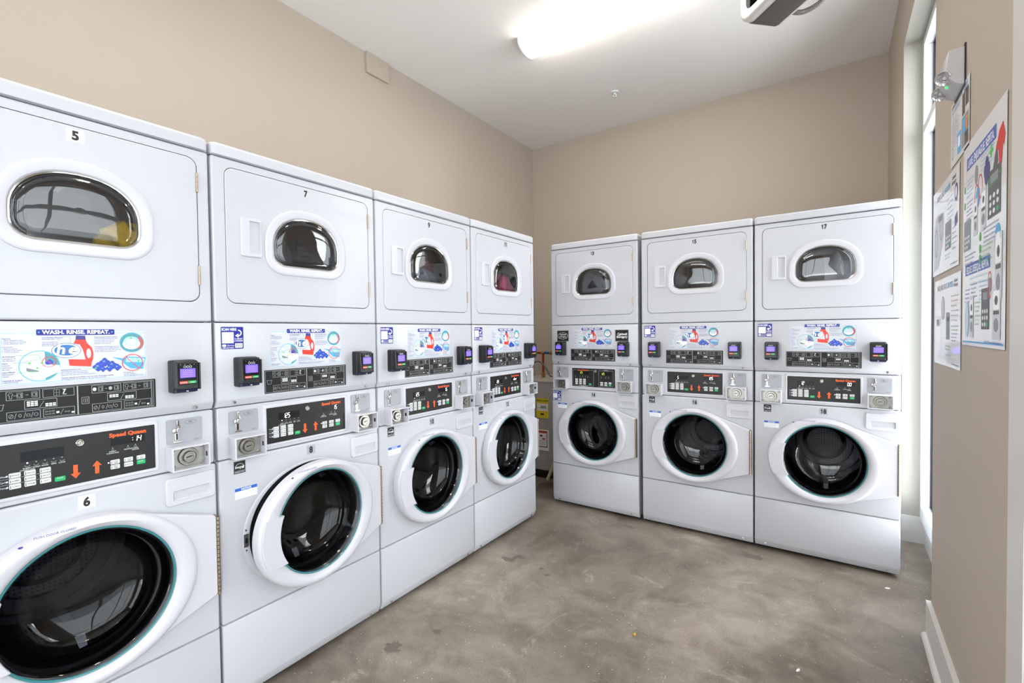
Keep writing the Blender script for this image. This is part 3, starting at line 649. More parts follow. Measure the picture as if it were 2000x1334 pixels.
def f_panel(left, right, style):
    def f(b):
        y = .0055; e = .00015; b.slab(PX0-.001, PX1+.001, PZ0-.001, PZ1+.001, y, .0085, 'panel_black', .002, .0005); y -= e
        if style == 'single':
            b.rect(CX(548), CX(745), CZ(.37), CZ(.17), y, 'glossy_black'); b.rect(CX(980), CX(1172), CZ(.335), CZ(.165), y, 'glossy_black')
            seg7(b, left, CX(588), CZ(.335), .0068, .0175, y-e, 'digit_white'); seg7(b, right[1:] if right[0] == '>' else right, CX(1098 if right[0] == '>' else 1035), CZ(.31), .0068, .0165, y-e, 'digit_white')
            b.text('Speed Queen', CX(1077), CZ(.14), .0155, y, 'orange', 'c', .05, width=CX(1182)-CX(973))
            for a, l in ((577, 1), (616, 0), (655, 0), (695, 0), (734, 0)):
                b.disc(CX(a), CZ(.40), .0018, .0018, y-e, 'led_white' if l else 'poster_grey', 8)
                b.line(CX(a)-.005, CZ(.445), CX(a)-.003, CZ(.47), .0008, y, 'line_grey'); b.line(CX(a)-.003, CZ(.47), CX(a)+.003, CZ(.47), .0008, y, 'line_grey'); b.line(CX(a)+.003, CZ(.47), CX(a)+.005, CZ(.445), .0008, y, 'line_grey')
            for a, t in ((577, 'INSERT'), (616, 'WASH'), (655, 'RINSE'), (695, 'SPIN'), (734, 'LOCK')): b.text(t, CX(a), CZ(.515), .0052, y, 'print_white', 'c')
            b.text('COINS/CARD', CX(577), CZ(.548), .0048, y, 'print_white', 'c')
            for a, t in ((990, 'INSERT'), (1075, 'DRYING'), (1117, 'COOL')): b.text(t, CX(a), CZ(.475), .0052, y, 'print_white', 'c'); b.disc(CX(a), CZ(.385), .0015, .0015, y, 'poster_grey', 8); b.ring(CX(a), CZ(.42), .0028, .0028, .0006, y, 'line_grey', 12)
            b.text('COINS/CARD', CX(990), CZ(.51), .0048, y, 'print_white', 'c'); b.text('DOWN', CX(1117), CZ(.51), .005, y, 'print_white', 'c')
            for v in (.655, .765): b.line(CX(458), CZ(v), CX(685), CZ(v), .0008, y, 'line_grey')
            for v, t in ((.60, 'Wash'), (.71, 'Cycle'), (.82, 'Temp')): b.text(t, CX(458), CZ(v)-.002, .006, y, 'print_white'); b.disc(CX(489), CZ(v), .0018, .0018, y-e, 'led_white', 8)
            b.disc(CX(966), CZ(.70), .0018, .0018, y-e, 'led_white', 8)
            z = CZ(.885); h = CZ(.62)-z
            b.flat([(CX(797), CZ(.90)), (CX(822), CZ(.79)), (CX(808), CZ(.79)), (CX(808), CZ(.61)), (CX(786), CZ(.61)), (CX(786), CZ(.79)), (CX(772), CZ(.79))], y, 'orange')
            b.flat([(CX(905), CZ(.60)), (CX(930), CZ(.71)), (CX(916), CZ(.71)), (CX(916), CZ(.88)), (CX(894), CZ(.88)), (CX(894), CZ(.71)), (CX(880), CZ(.71))], y, 'orange')
        else:
            for (x0, x1, z0, z1) in ((.179, .346, .918, 1.033), (.386, .497, .918, 1.033)): b.frame(x0, x1, z0, z1, .0014, y, 'line_grey')
            b.flat([(.215, .918), (.262, .911), (.310, .918)], y, 'line_grey'); b.flat([(.415, 1.033), (.442, 1.038), (.470, 1.033)], y, 'line_grey')
            b.text('Speed Queen', .262, 1.028, .0125, y-e, 'orange', 'c', .045, width=.085)
            b.rect(.225, .310, 1.003, 1.024, y, 'glossy_black'); b.rect(.400, .480, 1.000, 1.022, y, 'glossy_black'); seg7(b, '1.25', .232, 1.006, .0065, .015, y-e, 'digit_green'); seg7(b, '1.25', .405, 1.003, .0065, .015, y-e, 'digit_green')
            for x in (.20, .238, .258, .280, .300, .405, .440, .462): b.ring(x, .988, .003, .003, .0007, y, 'line_grey', 10); b.text('LED', x, .979, .0045, y, 'print_white', 'c')
    return f
def f_btn(word):
    def f(b):
        b.slab(-.0108, .0108, -.0062, .0062, -.0006, 0, 'button_grey', .002, .0003, seg=1, nc=3); b.line(-.0082, -.003, -.0082, .003, .0012, -.0008, 'print_black'); b.disc(-.0082, -.003, .0011, .0011, -.0009, 'print_black', 8)
        if ' ' in word: p, q = word.split(' '); b.text(p, .0015, .0006, .0044, -.0008, 'print_black', 'c', .012); b.text(q, .0015, -.0040, .0044, -.0008, 'print_black', 'c', .012)
        else: b.text(word, .0015, -.0018, .0048, -.0008, 'print_black', 'c', .012, width=min(.0148, .0034*len(word)))
    return f
def f_start(b): b.slab(-.0108, .0108, -.0062, .0062, -.0006, 0, 'green_button', .002, .0003, seg=1, nc=3); b.text('START', 0, .0005, .0045, -.0008, 'print_white', 'c')
def f_plock(b):
    b.lathe([(.0095, 0), (.0095, .003), (.008, .0045), (.006, .004), (.0045, .0055), (0, .0055)], (0, 0, 0), (0, -1, 0), 'lock_steel', 24); b.line(-.0015, -.0018, .0015, .0018, .0012, -.0057, 'slot_dark')
def f_cplate(b):
    # origin at the lower left corner of the coin plate (0.101 x 0.079)
    b.slab(0, .101, 0, .079, -.0015, .0001, 'coin_grey', .006, .0005)
    # chute
    b.loft([[(x, y, z) for x, y in ((-.004, -.0015), (-.004, -.006), (.004, -.006), (.004, -.0015))] for z in (0,)] , 'chrome') if 0 else None
    b.tube([(.029, -.005, .076), (.030, -.006, .062), (.034, -.006, .052)], .0042, 'chrome', 10); b.box(.0280, .0302, -.0108, -.0095, .058, .074, 'slot_dark')
    b.tube([(.034, -.005, .052), (.022, -.006, .044)], .0028, 'chrome', 8)
    b.lathe([(.0, 0), (.0068, 0), (.0085, .004), (.0075, .008), (.003, .0095), (0, .0095)], (.021, -.0015, .043), (0, -1, 0), 'chrome', 18)
    b.slab(.0215, .0325, .010, .037, -.005, -.001, 'chrome', .003, .0012); b.rect(.0248, .0295, .013, .034, -.0052, 'slot_dark')
    b.slab(.016, .042, .004, .010, -.0065, -.001, 'chrome', .0028, .0012)
    p = [(.050, .066), (.056, .060), (.078, .060), (.084, .066), (.078, .072), (.056, .072)]
    for i in range(6): b.line(*p[i], *p[(i+1) % 6], .0006, -.0018, 'print_black')
    b.text('25¢', .067, .0636, .0085, -.0018, 'print_black', 'c'); b.text('C002717', .085, .005, .004, -.0018, 'print_black', 'c')
def f_cbox(b):
    w, h = .108, .076; hole = rrect(.0045, w-.0045, .0045, h-.0045, .0015)
    b.slab(0, w, 0, h, -.045, .012, 'plastic_white', .003, .0012, [hole[::-1]], -.012)
    b.flat(hole, -.012, 'steel')
    for x in (.014, w-.014):
        for z in (.012, h-.012): b.lathe([(.0048, 0), (.0048, .0025), (.003, .004), (0, .0042)], (x, -.012, z), (0, -1, 0), 'lock_steel', 14)
    b.add([(w-.0046, -.034, .030), (w-.0046, -.022, .030), (w-.0046, -.022, .046), (w-.0046, -.034, .046)], [(0, 1, 2, 3)], 'print_black')
def f_lock(b):
    b.lathe([(.029, 0), (.029, .006), (.027, .009), (.023, .009), (.022, .007), (.0185, .007), (.0185, .015), (.0165, .018), (.012, .018), (.011, .0165), (0, .0165)], (0, 0, 0), (0, -1, 0), 'lock_steel', 32)
    b.flat([(-.009, -.003), (.009, .001), (.008, .004), (-.004, .002), (-.009, .001)], -.0168, 'slot_dark')
def f_rbody(b):
    # card reader: origin bottom-left-back of the housing .070 x .105, .055 deep
    b.slab(0, .070, 0, .105, -.030, 0, 'reader_black', .007, .003)
    def q(x0, x1, z0, z1, y, r): return [(p[0], y(p[1]), p[1]) for p in rrect(x0, x1, z0, z1, r)]
    fy = lambda z: -.058 + .004*(z/.105)
    b.loft([q(.002, .066, .012, .103, lambda z: -.029, .006), q(.002, .066, .012, .103, lambda z: fy(z)+.003, .006), q(.005, .063, .015, .100, fy, .005)], 'reader_black', False, True)
    b.loft([[(.004, -.03, .001), (.004, -.052, .004), (.004, -.055, .0125), (.004, -.03, .0125)], [(.062, -.03, .001), (.062, -.052, .004), (.062, -.055, .0125), (.062, -.03, .0125)]], 'reader_navy', True, True, False)
    b.slab(.066, .0715, .010, .096, -.056, -.012, 'reader_black', .002, .0015); b.box(.0648, .0662, -.050, -.03, .012, .094, 'slot_dark')
    b.rect(.009, .059, .028, .095, -.0585, 'glossy_black'); b.rect(.030, .036, .006, .0085, -.0552, 'print_white')
    for x in (.026, .034, .042): b.ring(x, .0845, .0036, .0036, .0009, -.0588, 'print_white', 14)
    for x in (.014, .026, .040, .052): b.disc(x, .0915, .0012, .0006, -.0588, 'print_white', 6)
def f_rscreen(b):
    b.rect(.0125, .0550, .050, .0785, -.0590, 'screen_purple')
    for i in range(4): b.rect(.018+.002*(i % 2), .048-.002*(i % 2), .0535+i*.0058, .0548+i*.0058, -.0592, 'screen_line')
def f_rred(b): b.slab(.0105, .0335, .031, .0395, -.0597, -.0583, 'red_key', .001, .0003, seg=1, nc=2); b.text('CANCEL', .022, .0333, .0052, -.0599, 'print_white', 'c', .015)
def f_rgreen(b): b.slab(.0345, .0575, .031, .0395, -.0597, -.0583, 'green_key', .001, .0003, seg=1, nc=2); b.text('CARD', .046, .0333, .0052, -.0599, 'print_white', 'c', .015)
DX0, DX1, DZ0, DZ1 = .044, .646, 1.435, 1.908
def dshape(s=0.0, n=20):
    # arched window outline grown by s about the glass opening
    cx, a, zb, zs, zt = .3495, .1405+s, 1.582-s, 1.660, 1.779+s
    r = .05+s*.75; p = []
    for k in range(n+1):
        t = PI*k/n; p.append((cx+a*abs(math.cos(t))**.9*(1 if math.cos(t) >= 0 else -1), zs+(zt-zs)*math.sin(t)**.96))
    for k in range(8): t = math.radians(180+90*k/7); p.append((cx-a+r+r*math.cos(t), zb+r+r*math.sin(t)))
    for k in range(8): t = math.radians(270+90*k/7); p.append((cx+a-r+r*math.cos(t), zb+r+r*math.sin(t)))
    return p
def f_dfront(b):
    hole = rrect(DX0-.002, DX1+.002, DZ0-.002, DZ1+.002, .032, 8)
    b.slab(.001, UW-.001, ZD+.0015, ZC-.0015, 0, .033, 'enamel', .008, .006, [hole[::-1]], .008)
    op = dshape(-.002); b.flat(rrect(DX0-.004, DX1+.004, DZ0-.004, DZ1+.004, .032, 8), .014, 'sheet_dark', [op])
def f_ddoor(b): b.slab(DX0, DX1, DZ0, DZ1, -.0015, .012, 'enamel', .030, .003, [dshape(.002)[::-1]], .012, nc=8)
def f_drim(b):
    def l(s, y): return [(p[0], y, p[1]) for p in dshape(s)]
    b.loft([l(.033, -.0014), l(.032, -.0055), l(.029, -.0075), l(.024, -.0080), l(.009, -.0060), l(.003, -.0045), l(0, -.001), l(-.001, .006)], 'plastic_white')
def f_dtrim(b):
    def l(s, y): return [(p[0], y, p[1]) for p in dshape(s)]
    b.loft([l(-.0002, -.0005), l(-.002, -.0025), l(-.0055, -.001), l(-.007, .006)], 'chrome')
def f_dglass(b):
    cx, cz = .3495, 1.672
    def l(k, y): return [(cx+(p[0]-cx)*k, y, cz+(p[1]-cz)*k) for p in dshape(-.006)]
    b.loft([l(1, .003), l(.975, -.001), l(.95, -.002), l(.93, 0), l(.90, -.003), l(.80, -.006), l(.6, -.0085), l(.35, -.010), l(.1, -.0105)], 'glass_dryer', False, True)
def f_dhandle(b):
    hole = rrect(.121, .1595, 1.617, 1.733, .004)
    b.slab(.091, .165, 1.604, 1.744, -.0085, -.001, 'plastic_white', .008, .003, [hole[::-1]], -.0085)
    h2 = rrect(.130, .1585, 1.622, 1.729, .003)
    b.loft([[(p[0], -.0085, p[1]) for p in hole], [(p[0], .010, p[1]) for p in h2]], 'plastic_white'); b.flat(h2, .010, 'plastic_white')
def f_dhinge(b):
    b.box(-.003, .003, -.0045, .002, 0, .063, 'hinge_metal')
    for k in range(4): b.lathe([(.0032, 0), (.0032, .0145)], (0, -.0045, .0005+k*.0158), (0, 0, 1), 'hinge_metal', 10)
def f_ddrum(b):
    c = (.345, 0, 1.665); b.lathe([(.20, .045), (.285, .055), (.29, .07), (.29, .56), (.28, .58), (0, .58)], c, (0, 1, 0), 'drum_plain', 56)
    b.flat(rrect(.17, .34, 1.50, 1.80, .03), .575, 'drum_dryer')
    for k in range(3):
        a = math.radians(80+120*k); d = Vector((math.cos(a), 0, math.sin(a))); t = Vector((-math.sin(a), 0, math.cos(a))); C = Vector(c)
        b.loft([[tuple(C + Vector((0, y, 0)) + d*.289 + t*.03), tuple(C + Vector((0, y, 0)) + d*.22), tuple(C + Vector((0, y, 0)) + d*.289 - t*.03)] for y in (.08, .57)], 'drum_plain', True, True, False)
def f_cap(b):
    r = .012
    b.box(.003, UW-.003, .005, UD, ZC+.0015, ZC+.006, 'enamel')
    def l(i, z): return [(p[0], p[1], z) for p in rrect(.0005+i, UW-.0005-i, -.004+i, UD-i, .016, 5)]
    b.loft([l(.002, ZC+.003), l(0, ZC+.005), l(0, ZT-.012), l(.001, ZT-.007), l(.0035, ZT-.0035), l(.007, ZT-.001), l(.012, ZT)], 'enamel', False, True)
def f_sign(kind):
    def f(b):
        b.slab(0, .098, 0, .082, -.0015, .0001, 'plate_black', .002, .0004); b.frame(.002, .096, .002, .080, .0012, -.0017, 'line_grey')
        if kind == 0:
            b.ring(.049, .041, .042, .025, .002, -.0017, 'print_white'); b.text('Caldwell', .049, .046, .015, -.0018, 'print_white', 'c', .02, width=.052); b.text('& Gregory', .049, .030, .015, -.0018, 'print_white', 'c', .02, width=.058)
        else:
            b.text('Caldwell', .052, .044, .022, -.0018, 'print_white', 'c', .035, width=.070); b.text('&Gregory', .050, .025, .022, -.0018, 'print_white', 'c', .035, width=.080)
    return f
def f_num(s, tile):
    def f(b):
        if tile: b.rect(-.0185, .0185, -.018, .018, -.0003, tile)
        n = len(s); adv = .0168
        for i, ch in enumerate(s):
            x = (i-(n-1)/2)*adv*(.86 if n > 1 else 1)
            if ch == '1': b.flat([(x+.0030, -.0118), (x+.0030, .0118), (x-.0008, .0118), (x-.0022, .0088), (x-.0052, .0074), (x-.0052, .0038), (x-.0014, .0050), (x-.0014, -.0118)], -.0005, 'print_black')
            else: b.text(ch, x, -.0118, .0335, -.0005, 'print_black', 'c', .05, width=.0138 if n > 1 else .0152)
    return f
def f_barcode(b): b.rect(-.03, .03, -.012, .012, 0, 'decal_grey'); [b.rect(-.026+i*.006, -.023+i*.006, -.008, .008, -.0003, 'print_black') for i in range(4)]; b.rect(.006, .026, -.008, .006, -.0003, 'print_black')

GRP = 'stacked washer and dryer units'
def unit(loc, rz, nd, nw, label, left='1.25', right='1.25', style='single', ajar=0, cream=None, dtile=None):
    u = empty('stacked_washer_dryer', loc, rz); tag(u, label, 'laundry machine', GRP)
    part('cabinet', 'shell', f_shell, u)
    for x in (.04, UW-.04):
        for y in (.08, UD-.05): part('levelling_foot', 'foot', f_foot, u, (x, y, 0))
    lp = part('lower_panel', 'lower', f_lower, u)
    for x in (.058, UW-.058): part('panel_screw', 'screw', f_screw, lp, (x, .0045, ZB+.017), 'steel screw head')
    wf_ = part('washer_front', 'wfront', f_wfront, u); part('door_gasket', 'gasket', f_gasket, wf_, label='black rubber gasket')
    part('washer_drum', 'drum', f_drum, u, label='steel washing drum')
    wd = part('washer_door', 'wdoor', f_wdoor, u, (HX, 0, HZ), own=True)
    part('door_glass', 'wglass', f_wglass, wd, (0, 0, 0), 'dark bowl-shaped glass with teal rim'); part('door_handle', 'whandle', f_whandle, wd, (0, 0, 0)); wd.rotation_euler.z = 0
    wh = part('door_hinge', 'whinge', f_whinge, u, label='long metal piano hinge')
    if ajar:
        if 1:
            wd.rotation_euler.z = ajar
    part('detergent_drawer', 'drawer', f_drawer, u)
    part('notice_sticker', 'notice', f_notice, u, (0, 0, 0), 'white sticker with blue NOTICE band')
    if style == 'single': part('energy_sticker', 'estar', f_estar, u, (0, 0, 0), 'black square energy sticker')
    else: part('scan_sticker', 'qr2', lambda b: sticker_print(b, .004, .079, .792, .867, -.0003), u, (0, 0, 0), 'blue sticker below the coin box')
    part('number_decal', 'n'+nw, f_num(nw, cream or 'decal_grey'), u, (.3455, 0, .855), 'square decal reading ' + nw)
    part('control_fascia', 'control', f_control, u)
    cp = part('control_panel', ('cp', left, right, style), f_panel(left, right, style), u, (0, 0, 0), 'black control panel with displays')
    if style == 'single':
        for a, ws in ((522, ('REGULAR', 'NORMAL', 'COLD')), (587, ('DELUXE', 'SYNTHETICS', 'WARM')), (655, ('ULTRA', 'DELICATE', 'HOT'))):
            for v, wd_ in zip((.60, .71, .82), ws): part('cycle_button', 'btn'+wd_, f_btn(wd_), cp, (CX(a), .0053, CZ(v)), 'pale grey button')
        part('start_button', 'start', f_start, cp, (CX(722), .0053, CZ(.84)), 'green button')
        for a, ws in ((1001, ('HIGH TEMP', 'MED TEMP')), (1075, ('LOW TEMP', 'DELICATE')), (1147, ('NO HEAT', ''))):
            for v, wd_ in zip((.70, .81), ws):
                if (a, v) == (1147, .81): part('start_button', 'start', f_start, cp, (CX(a), .0053, CZ(v)), 'green button')
                else: part('cycle_button', 'btn'+wd_, f_btn(wd_), cp, (CX(a), .0053, CZ(v)), 'pale grey button')
        part('panel_lock', 'plock', f_plock, cp, (CX(822), .0055, CZ(.155)), 'round steel lock')
    else:
        for x in (.208, .240, .272):
            for z, wd_ in ((.962, 'NORMAL'), (.947, 'DELICATE'), (.932, 'WARM')): part('cycle_button', 'btn'+wd_, f_btn(wd_), cp, (x, .0053, z), 'pale grey button')
        part('start_button', 'start', f_start, cp, (.318, .0053, .930), 'green button')
        for x in (.409, .441, .473):
            for z in (.945, .930): part('start_button' if (x, z) == (.473, .930) else 'cycle_button', 'start' if (x, z) == (.473, .930) else 'btnLOW TEMP', f_start if (x, z) == (.473, .930) else f_btn('LOW TEMP'), cp, (x, .0053, z))
        part('panel_lock', 'plock', f_plock, cp, (.362, .0055, 1.027), 'round steel lock')
    for px, bx, bz in ((.040, .037, .888), (.543, .540, .892)):
        part('coin_slide', 'cplate', f_cplate, u, (px, .0055, .9725), 'grey plate with chrome coin slide')
        cb = part('coin_box', 'cbox', f_cbox, u, (bx, .0, bz)); part('lock', 'lock', f_lock, cb, (bx+.0535, -.012, bz+.038), 'round steel lock')
    sp = part('service_panel', 'service', f_service, u)
    for x in (.059, .626): part('panel_screw', 'screw', f_screw, sp, (x, .001, 1.084), 'steel screw head')
    part('instruction_poster', 'poster', lambda b: poster_print(b, -.0003), u, (0, 0, 0), 'white poster with red detergent bottle')
    part('instruction_plate', 'plate', lambda b: (b.slab(.165, .516, 1.101, 1.189, -.0012, .0001, 'plate_black', .002, .0004), plate_print(b, -.0013)), u, (0, 0, 0), 'black plate with white pictograms')
    if style == 'single': part('scan_sticker', 'qr', lambda b: sticker_print(b, .019, .094, 1.273, 1.351, -.0003), u, (0, 0, 0), 'blue scan sticker')
    else:
        part('operator_sign', 'sg0', f_sign(0), u, (.050, 0, 1.245), 'black sign with oval'); part('operator_sign', 'sg1', f_sign(1), u, (.517, 0, 1.245), 'black sign with bold lettering')
    for x in (.058, .550):
        rd = part('card_reader', 'rbody', f_rbody, u, (x, 0, 1.139)); 
        part('screen', 'rscreen', f_rscreen, rd, (x, 0, 1.139), 'lit purple screen'); part('cancel_button', 'rred', f_rred, rd, (x, 0, 1.139), 'red button'); part('card_button', 'rgreen', f_rgreen, rd, (x, 0, 1.139), 'green button')
    part('dryer_front', 'dfront', f_dfront, u)
    dd = part('dryer_door', 'ddoor', f_ddoor, u)
    part('window_surround', 'drim', f_drim, dd); part('window_trim', 'dtrim', f_dtrim, dd, label='thin chrome trim'); part('window_glass', 'dglass', f_dglass, dd, label='arched glass'); part('door_handle', 'dhandle', f_dhandle, dd)
    for z in (1.49, 1.797): part('door_hinge', 'dhinge', f_dhinge, dd, (.6455, 0, z), 'small metal hinge')
    part('number_decal', 'd'+nd, f_num(nd, dtile), dd, (.3465, -.0015, 1.883), 'decal reading ' + nd)
    part('dryer_drum', 'ddrum', f_ddrum, u, label='steel dryer drum')
    part('top_cap', 'cap', f_cap, u)
    return u
G_ = .003
Y3, P_ = .39997, .68893
left_specs = [('5', '6', 'white stacked washer and dryer numbered 5 and 6, nearest the camera in the left row', ' ', ':14'),
              ('7', '8', 'white stacked washer and dryer numbered 7 and 8, its washer door standing ajar', '1.25', '>15'),
              ('9', '10', 'white stacked washer and dryer numbered 9 and 10, red laundry in its dryer', '1.25', '>15'),
              ('11', '12', 'white stacked washer and dryer numbered 11 and 12, far end of left row', '1.25', 'door')]
for i, (nd, nw, lab, l, r) in enumerate(left_specs):
    y0 = Y3 - (4-i)*P_ + G_
    unit((0, y0, 0), PI/2, nd, nw, lab, l, '>'+r if r == ':14' else r, 'single', math.radians(5.4) if nd == '7' else 0, 'decal_cream' if nw == '6' else None, 'decal_cream' if nd == '5' else ('decal_grey' if nd == '11' else None))
YR, X0 = .72896, -.05041
unit((X0, YR, 0), 0, '13', '14', 'white stacked washer and dryer numbered 13 and 14, beside the water heater corner', '1.25', '1.25', 'double')
x1 = X0 + .683 + .02392
unit((x1, YR, 0), 0, '15', '16', 'white stacked washer and dryer numbered 15 and 16, middle unit of the back row', '5', '1.25')
unit((x1+P_, YR, 0), 0, '17', '18', 'white stacked washer and dryer numbered 17 and 18, next to the window niche', '1.2', '>00')

# ------------------------------------------------------------------ laundry inside the dryers
def cloth(name, loc, sx, sy, sz, mname, seed, label):
    rnd = random.Random(seed); ph = [rnd.random()*6 for _ in range(6)]; b = MB(); loops = []
    for i in range(1, 18):
        t = PI*i/18; l = []
        for k in range(28):
            a = 2*PI*k/28; r = math.sin(t)*(1+.22*math.sin(3*a+ph[0]+2*t)+.16*math.sin(5*a+ph[1]-3*t)+.1*math.sin(9*a+ph[2]+5*t))
            l.append((sx*r*math.cos(a), sy*r*math.sin(a), max(-sz*.8, sz*math.cos(t)*(1+.2*math.sin(4*a+ph[3])))))
        loops.append(l)
    b.loft(loops, mname, True, True); o = b.build(name, None, 999); o.location = loc; return tag(o, label, 'laundry')
cloth('laundry_garment', (-.14, .20, 1.625), .07, .085, .085, 'laundry_pink', 3, 'crumpled bright pink garment behind the window of dryer 11')
cloth('laundry_garment', (-.24, -.46, 1.70), .06, .06, .06, 'laundry_red', 5, 'dark red garment behind the window of dryer 9')
cloth('laundry_garment', (-.14, -.54, 1.60), .055, .08, .07, 'laundry_grey', 8, 'pale grey garment low behind the window of dryer 9')
cloth('laundry_garment', (-.12, -1.87, 1.63), .06, .06, .05, 'laundry_yellow', 11, 'yellow garment at the right of the window of dryer 5')

# ------------------------------------------------------------------ ceiling light
def ceiling_light(x0, x1, yc, label):
    u = empty('ceiling_light', ((x0+x1)/2, yc, H)); tag(u, label, 'light')
    cx = (x0+x1)/2; w = .105
    def prof(x, k=1.0, base=0, n=10):
        return [(x, yc-w*k, H-base)] + [(x, yc-w*k+2*w*k*i/n, H-.045-.04*math.sin(PI*i/n)*k) for i in range(n+1)] + [(x, yc+w*k, H-base)]
    b = MB(); b.o = Vector((cx, yc, H)); b.box(x0, x1, yc-.083, yc+.083, H-.042, H-.0005, 'frame_white'); b.build('housing', u)
    b = MB(); b.o = Vector((cx, yc, H))
    b.loft([[(x, yc-w+.002, H-.0415)] + [(x, yc-w+2*w*i/12, H-.046-.044*math.sin(PI*i/12)**.6) for i in range(13)] + [(x, yc+w-.002, H-.0415)] for x in (x0+.012, x1-.012)], 'diffuser', False, False, True, False); b.build('diffuser', u)
    for x in (x0, x1-.012):
        b = MB(); b.o = Vector((cx, yc, H))
        L = [(yc-w-.003, H-.0005)] + [(yc-(w+.003)+2*(w+.003)*i/12, H-.042-.051*math.sin(PI*i/12)**.6) for i in range(13)] + [(yc+w+.003, H-.0005)]
        b.loft([[(x, p[0], p[1]) for p in L], [(x+.012, p[0], p[1]) for p in L]], 'frame_white', True, True, True); b.build('end_cap', u)
ceiling_light(-.165, 1.075, .585, 'long white ceiling light with glowing diffuser above the back row')
ceiling_light(-.30, .94, -1.5, 'added ceiling light behind the camera above the left row')  # unseen fixture added to light the back row
ceiling_light(-.30, .94, -3.6, 'added ceiling light at the far front end of the room')  # another unseen fixture, added for light from behind the camera

# ------------------------------------------------------------------ sprinkler
u = empty('sprinkler_head', (.108, 1.637, H)); tag(u, 'small white fire sprinkler on the ceiling', 'sprinkler')
b = MB(); b.lathe([(0, 0), (.038, 0), (.036, -.006), (.022, -.010), (.0, -.010)], (0, 0, 0), (0, 0, 1), 'frame_white', 24); b.build('escutcheon', u)
b = MB(); b.tube([(0, 0, -.008), (0, 0, -.022)], .009, 'frame_white'); b.tube([(-.011, 0, -.02), (-.015, 0, -.032), (0, 0, -.045)], .003, 'frame_white', 6); b.tube([(.011, 0, -.02), (.015, 0, -.032), (0, 0, -.045)], .003, 'frame_white', 6)
b.tube([(0, 0, -.02), (0, 0, -.045)], .0025, 'bottle_red', 6); b.lathe([(0, -.045), (.018, -.045), (.018, -.048), (0, -.048)], (0, 0, 0), (0, 0, 1), 'frame_white', 16); b.build('nozzle', u)

# ------------------------------------------------------------------ boxed cover on the left wall
b = MB(); b.box(XL, XL+.02, -.062, .15, H-.158, H, 'wall_paint'); tag(b.build('cover_box'), 'shallow beige cover box on the left wall under the ceiling', 'cover')

# ------------------------------------------------------------------ unit heater hung under the ceiling
u = empty('unit_heater', (1.33, .555, 3.005), -PI/4); tag(u, 'grey unit heater with light bezel hanging under the ceiling', 'heater')
b = MB()   # local x along the face, local y into the body, z up
b.slab(0, .60, 0, .36, .0, .15, 'unit_dark', .07, .004, seg=2, nc=8, back=True); b.build('casing', u)
b = MB(); inner = rrect(.055, .545, .055, .33, .04, 8)
b.slab(-.004, .604, .006, .372, -.045, .0, 'unit_grey', .075, .02, [inner[::-1]], -.02, seg=4, nc=8); b.build('bezel', u)
b = MB()
for k in range(9): z = .062+k*.03; b.add([(.05, -.026, z), (.55, -.026, z), (.55, -.006, z+.022), (.05, -.006, z+.022)], [(0, 1, 2, 3)], 'unit_dark')
b.rect(.05, .55, .05, .34, -.003, 'slot_dark'); b.build('louvre', u)
b = MB(); b.slab(.004, .596, .004, .356, .15, .165, 'unit_grey', .068, .002, nc=8, back=True); b.build('back_plate', u)
b = MB()
for x in (.12, .48): b.tube([(x, .09, .35), (x, .09, H-3.005)], .006, 'lock_steel', 8)
b.build('hanger_rod', u)
pth = [Vector((1.54, .61, 3.05)), Vector((1.60, .66, 3.055)), Vector((1.68, .69, 3.10)), Vector((1.76, .69, 3.20)), Vector((1.80, .68, 3.33)), Vector((1.80, .68, H))]
cur = []
for i in range(len(pth)-1):
    p0 = pth[max(i-1, 0)]; p1 = pth[i]; p2 = pth[i+1]; p3 = pth[min(i+2, len(pth)-1)]
    for k in range(24):
        t = k/24; cur.append(.5*((2*p1)+(p2-p0)*t+(2*p0-5*p1+4*p2-p3)*t*t+(3*p1-p0-3*p2+p3)*t**3))
b = MB(); b.tube(cur, lambda i: .0135 if i % 2 else .0105, 'conduit', 12)
tag(b.build('flexible_conduit', None, 20), 'ribbed grey metal conduit running from the heater to the ceiling', 'conduit')

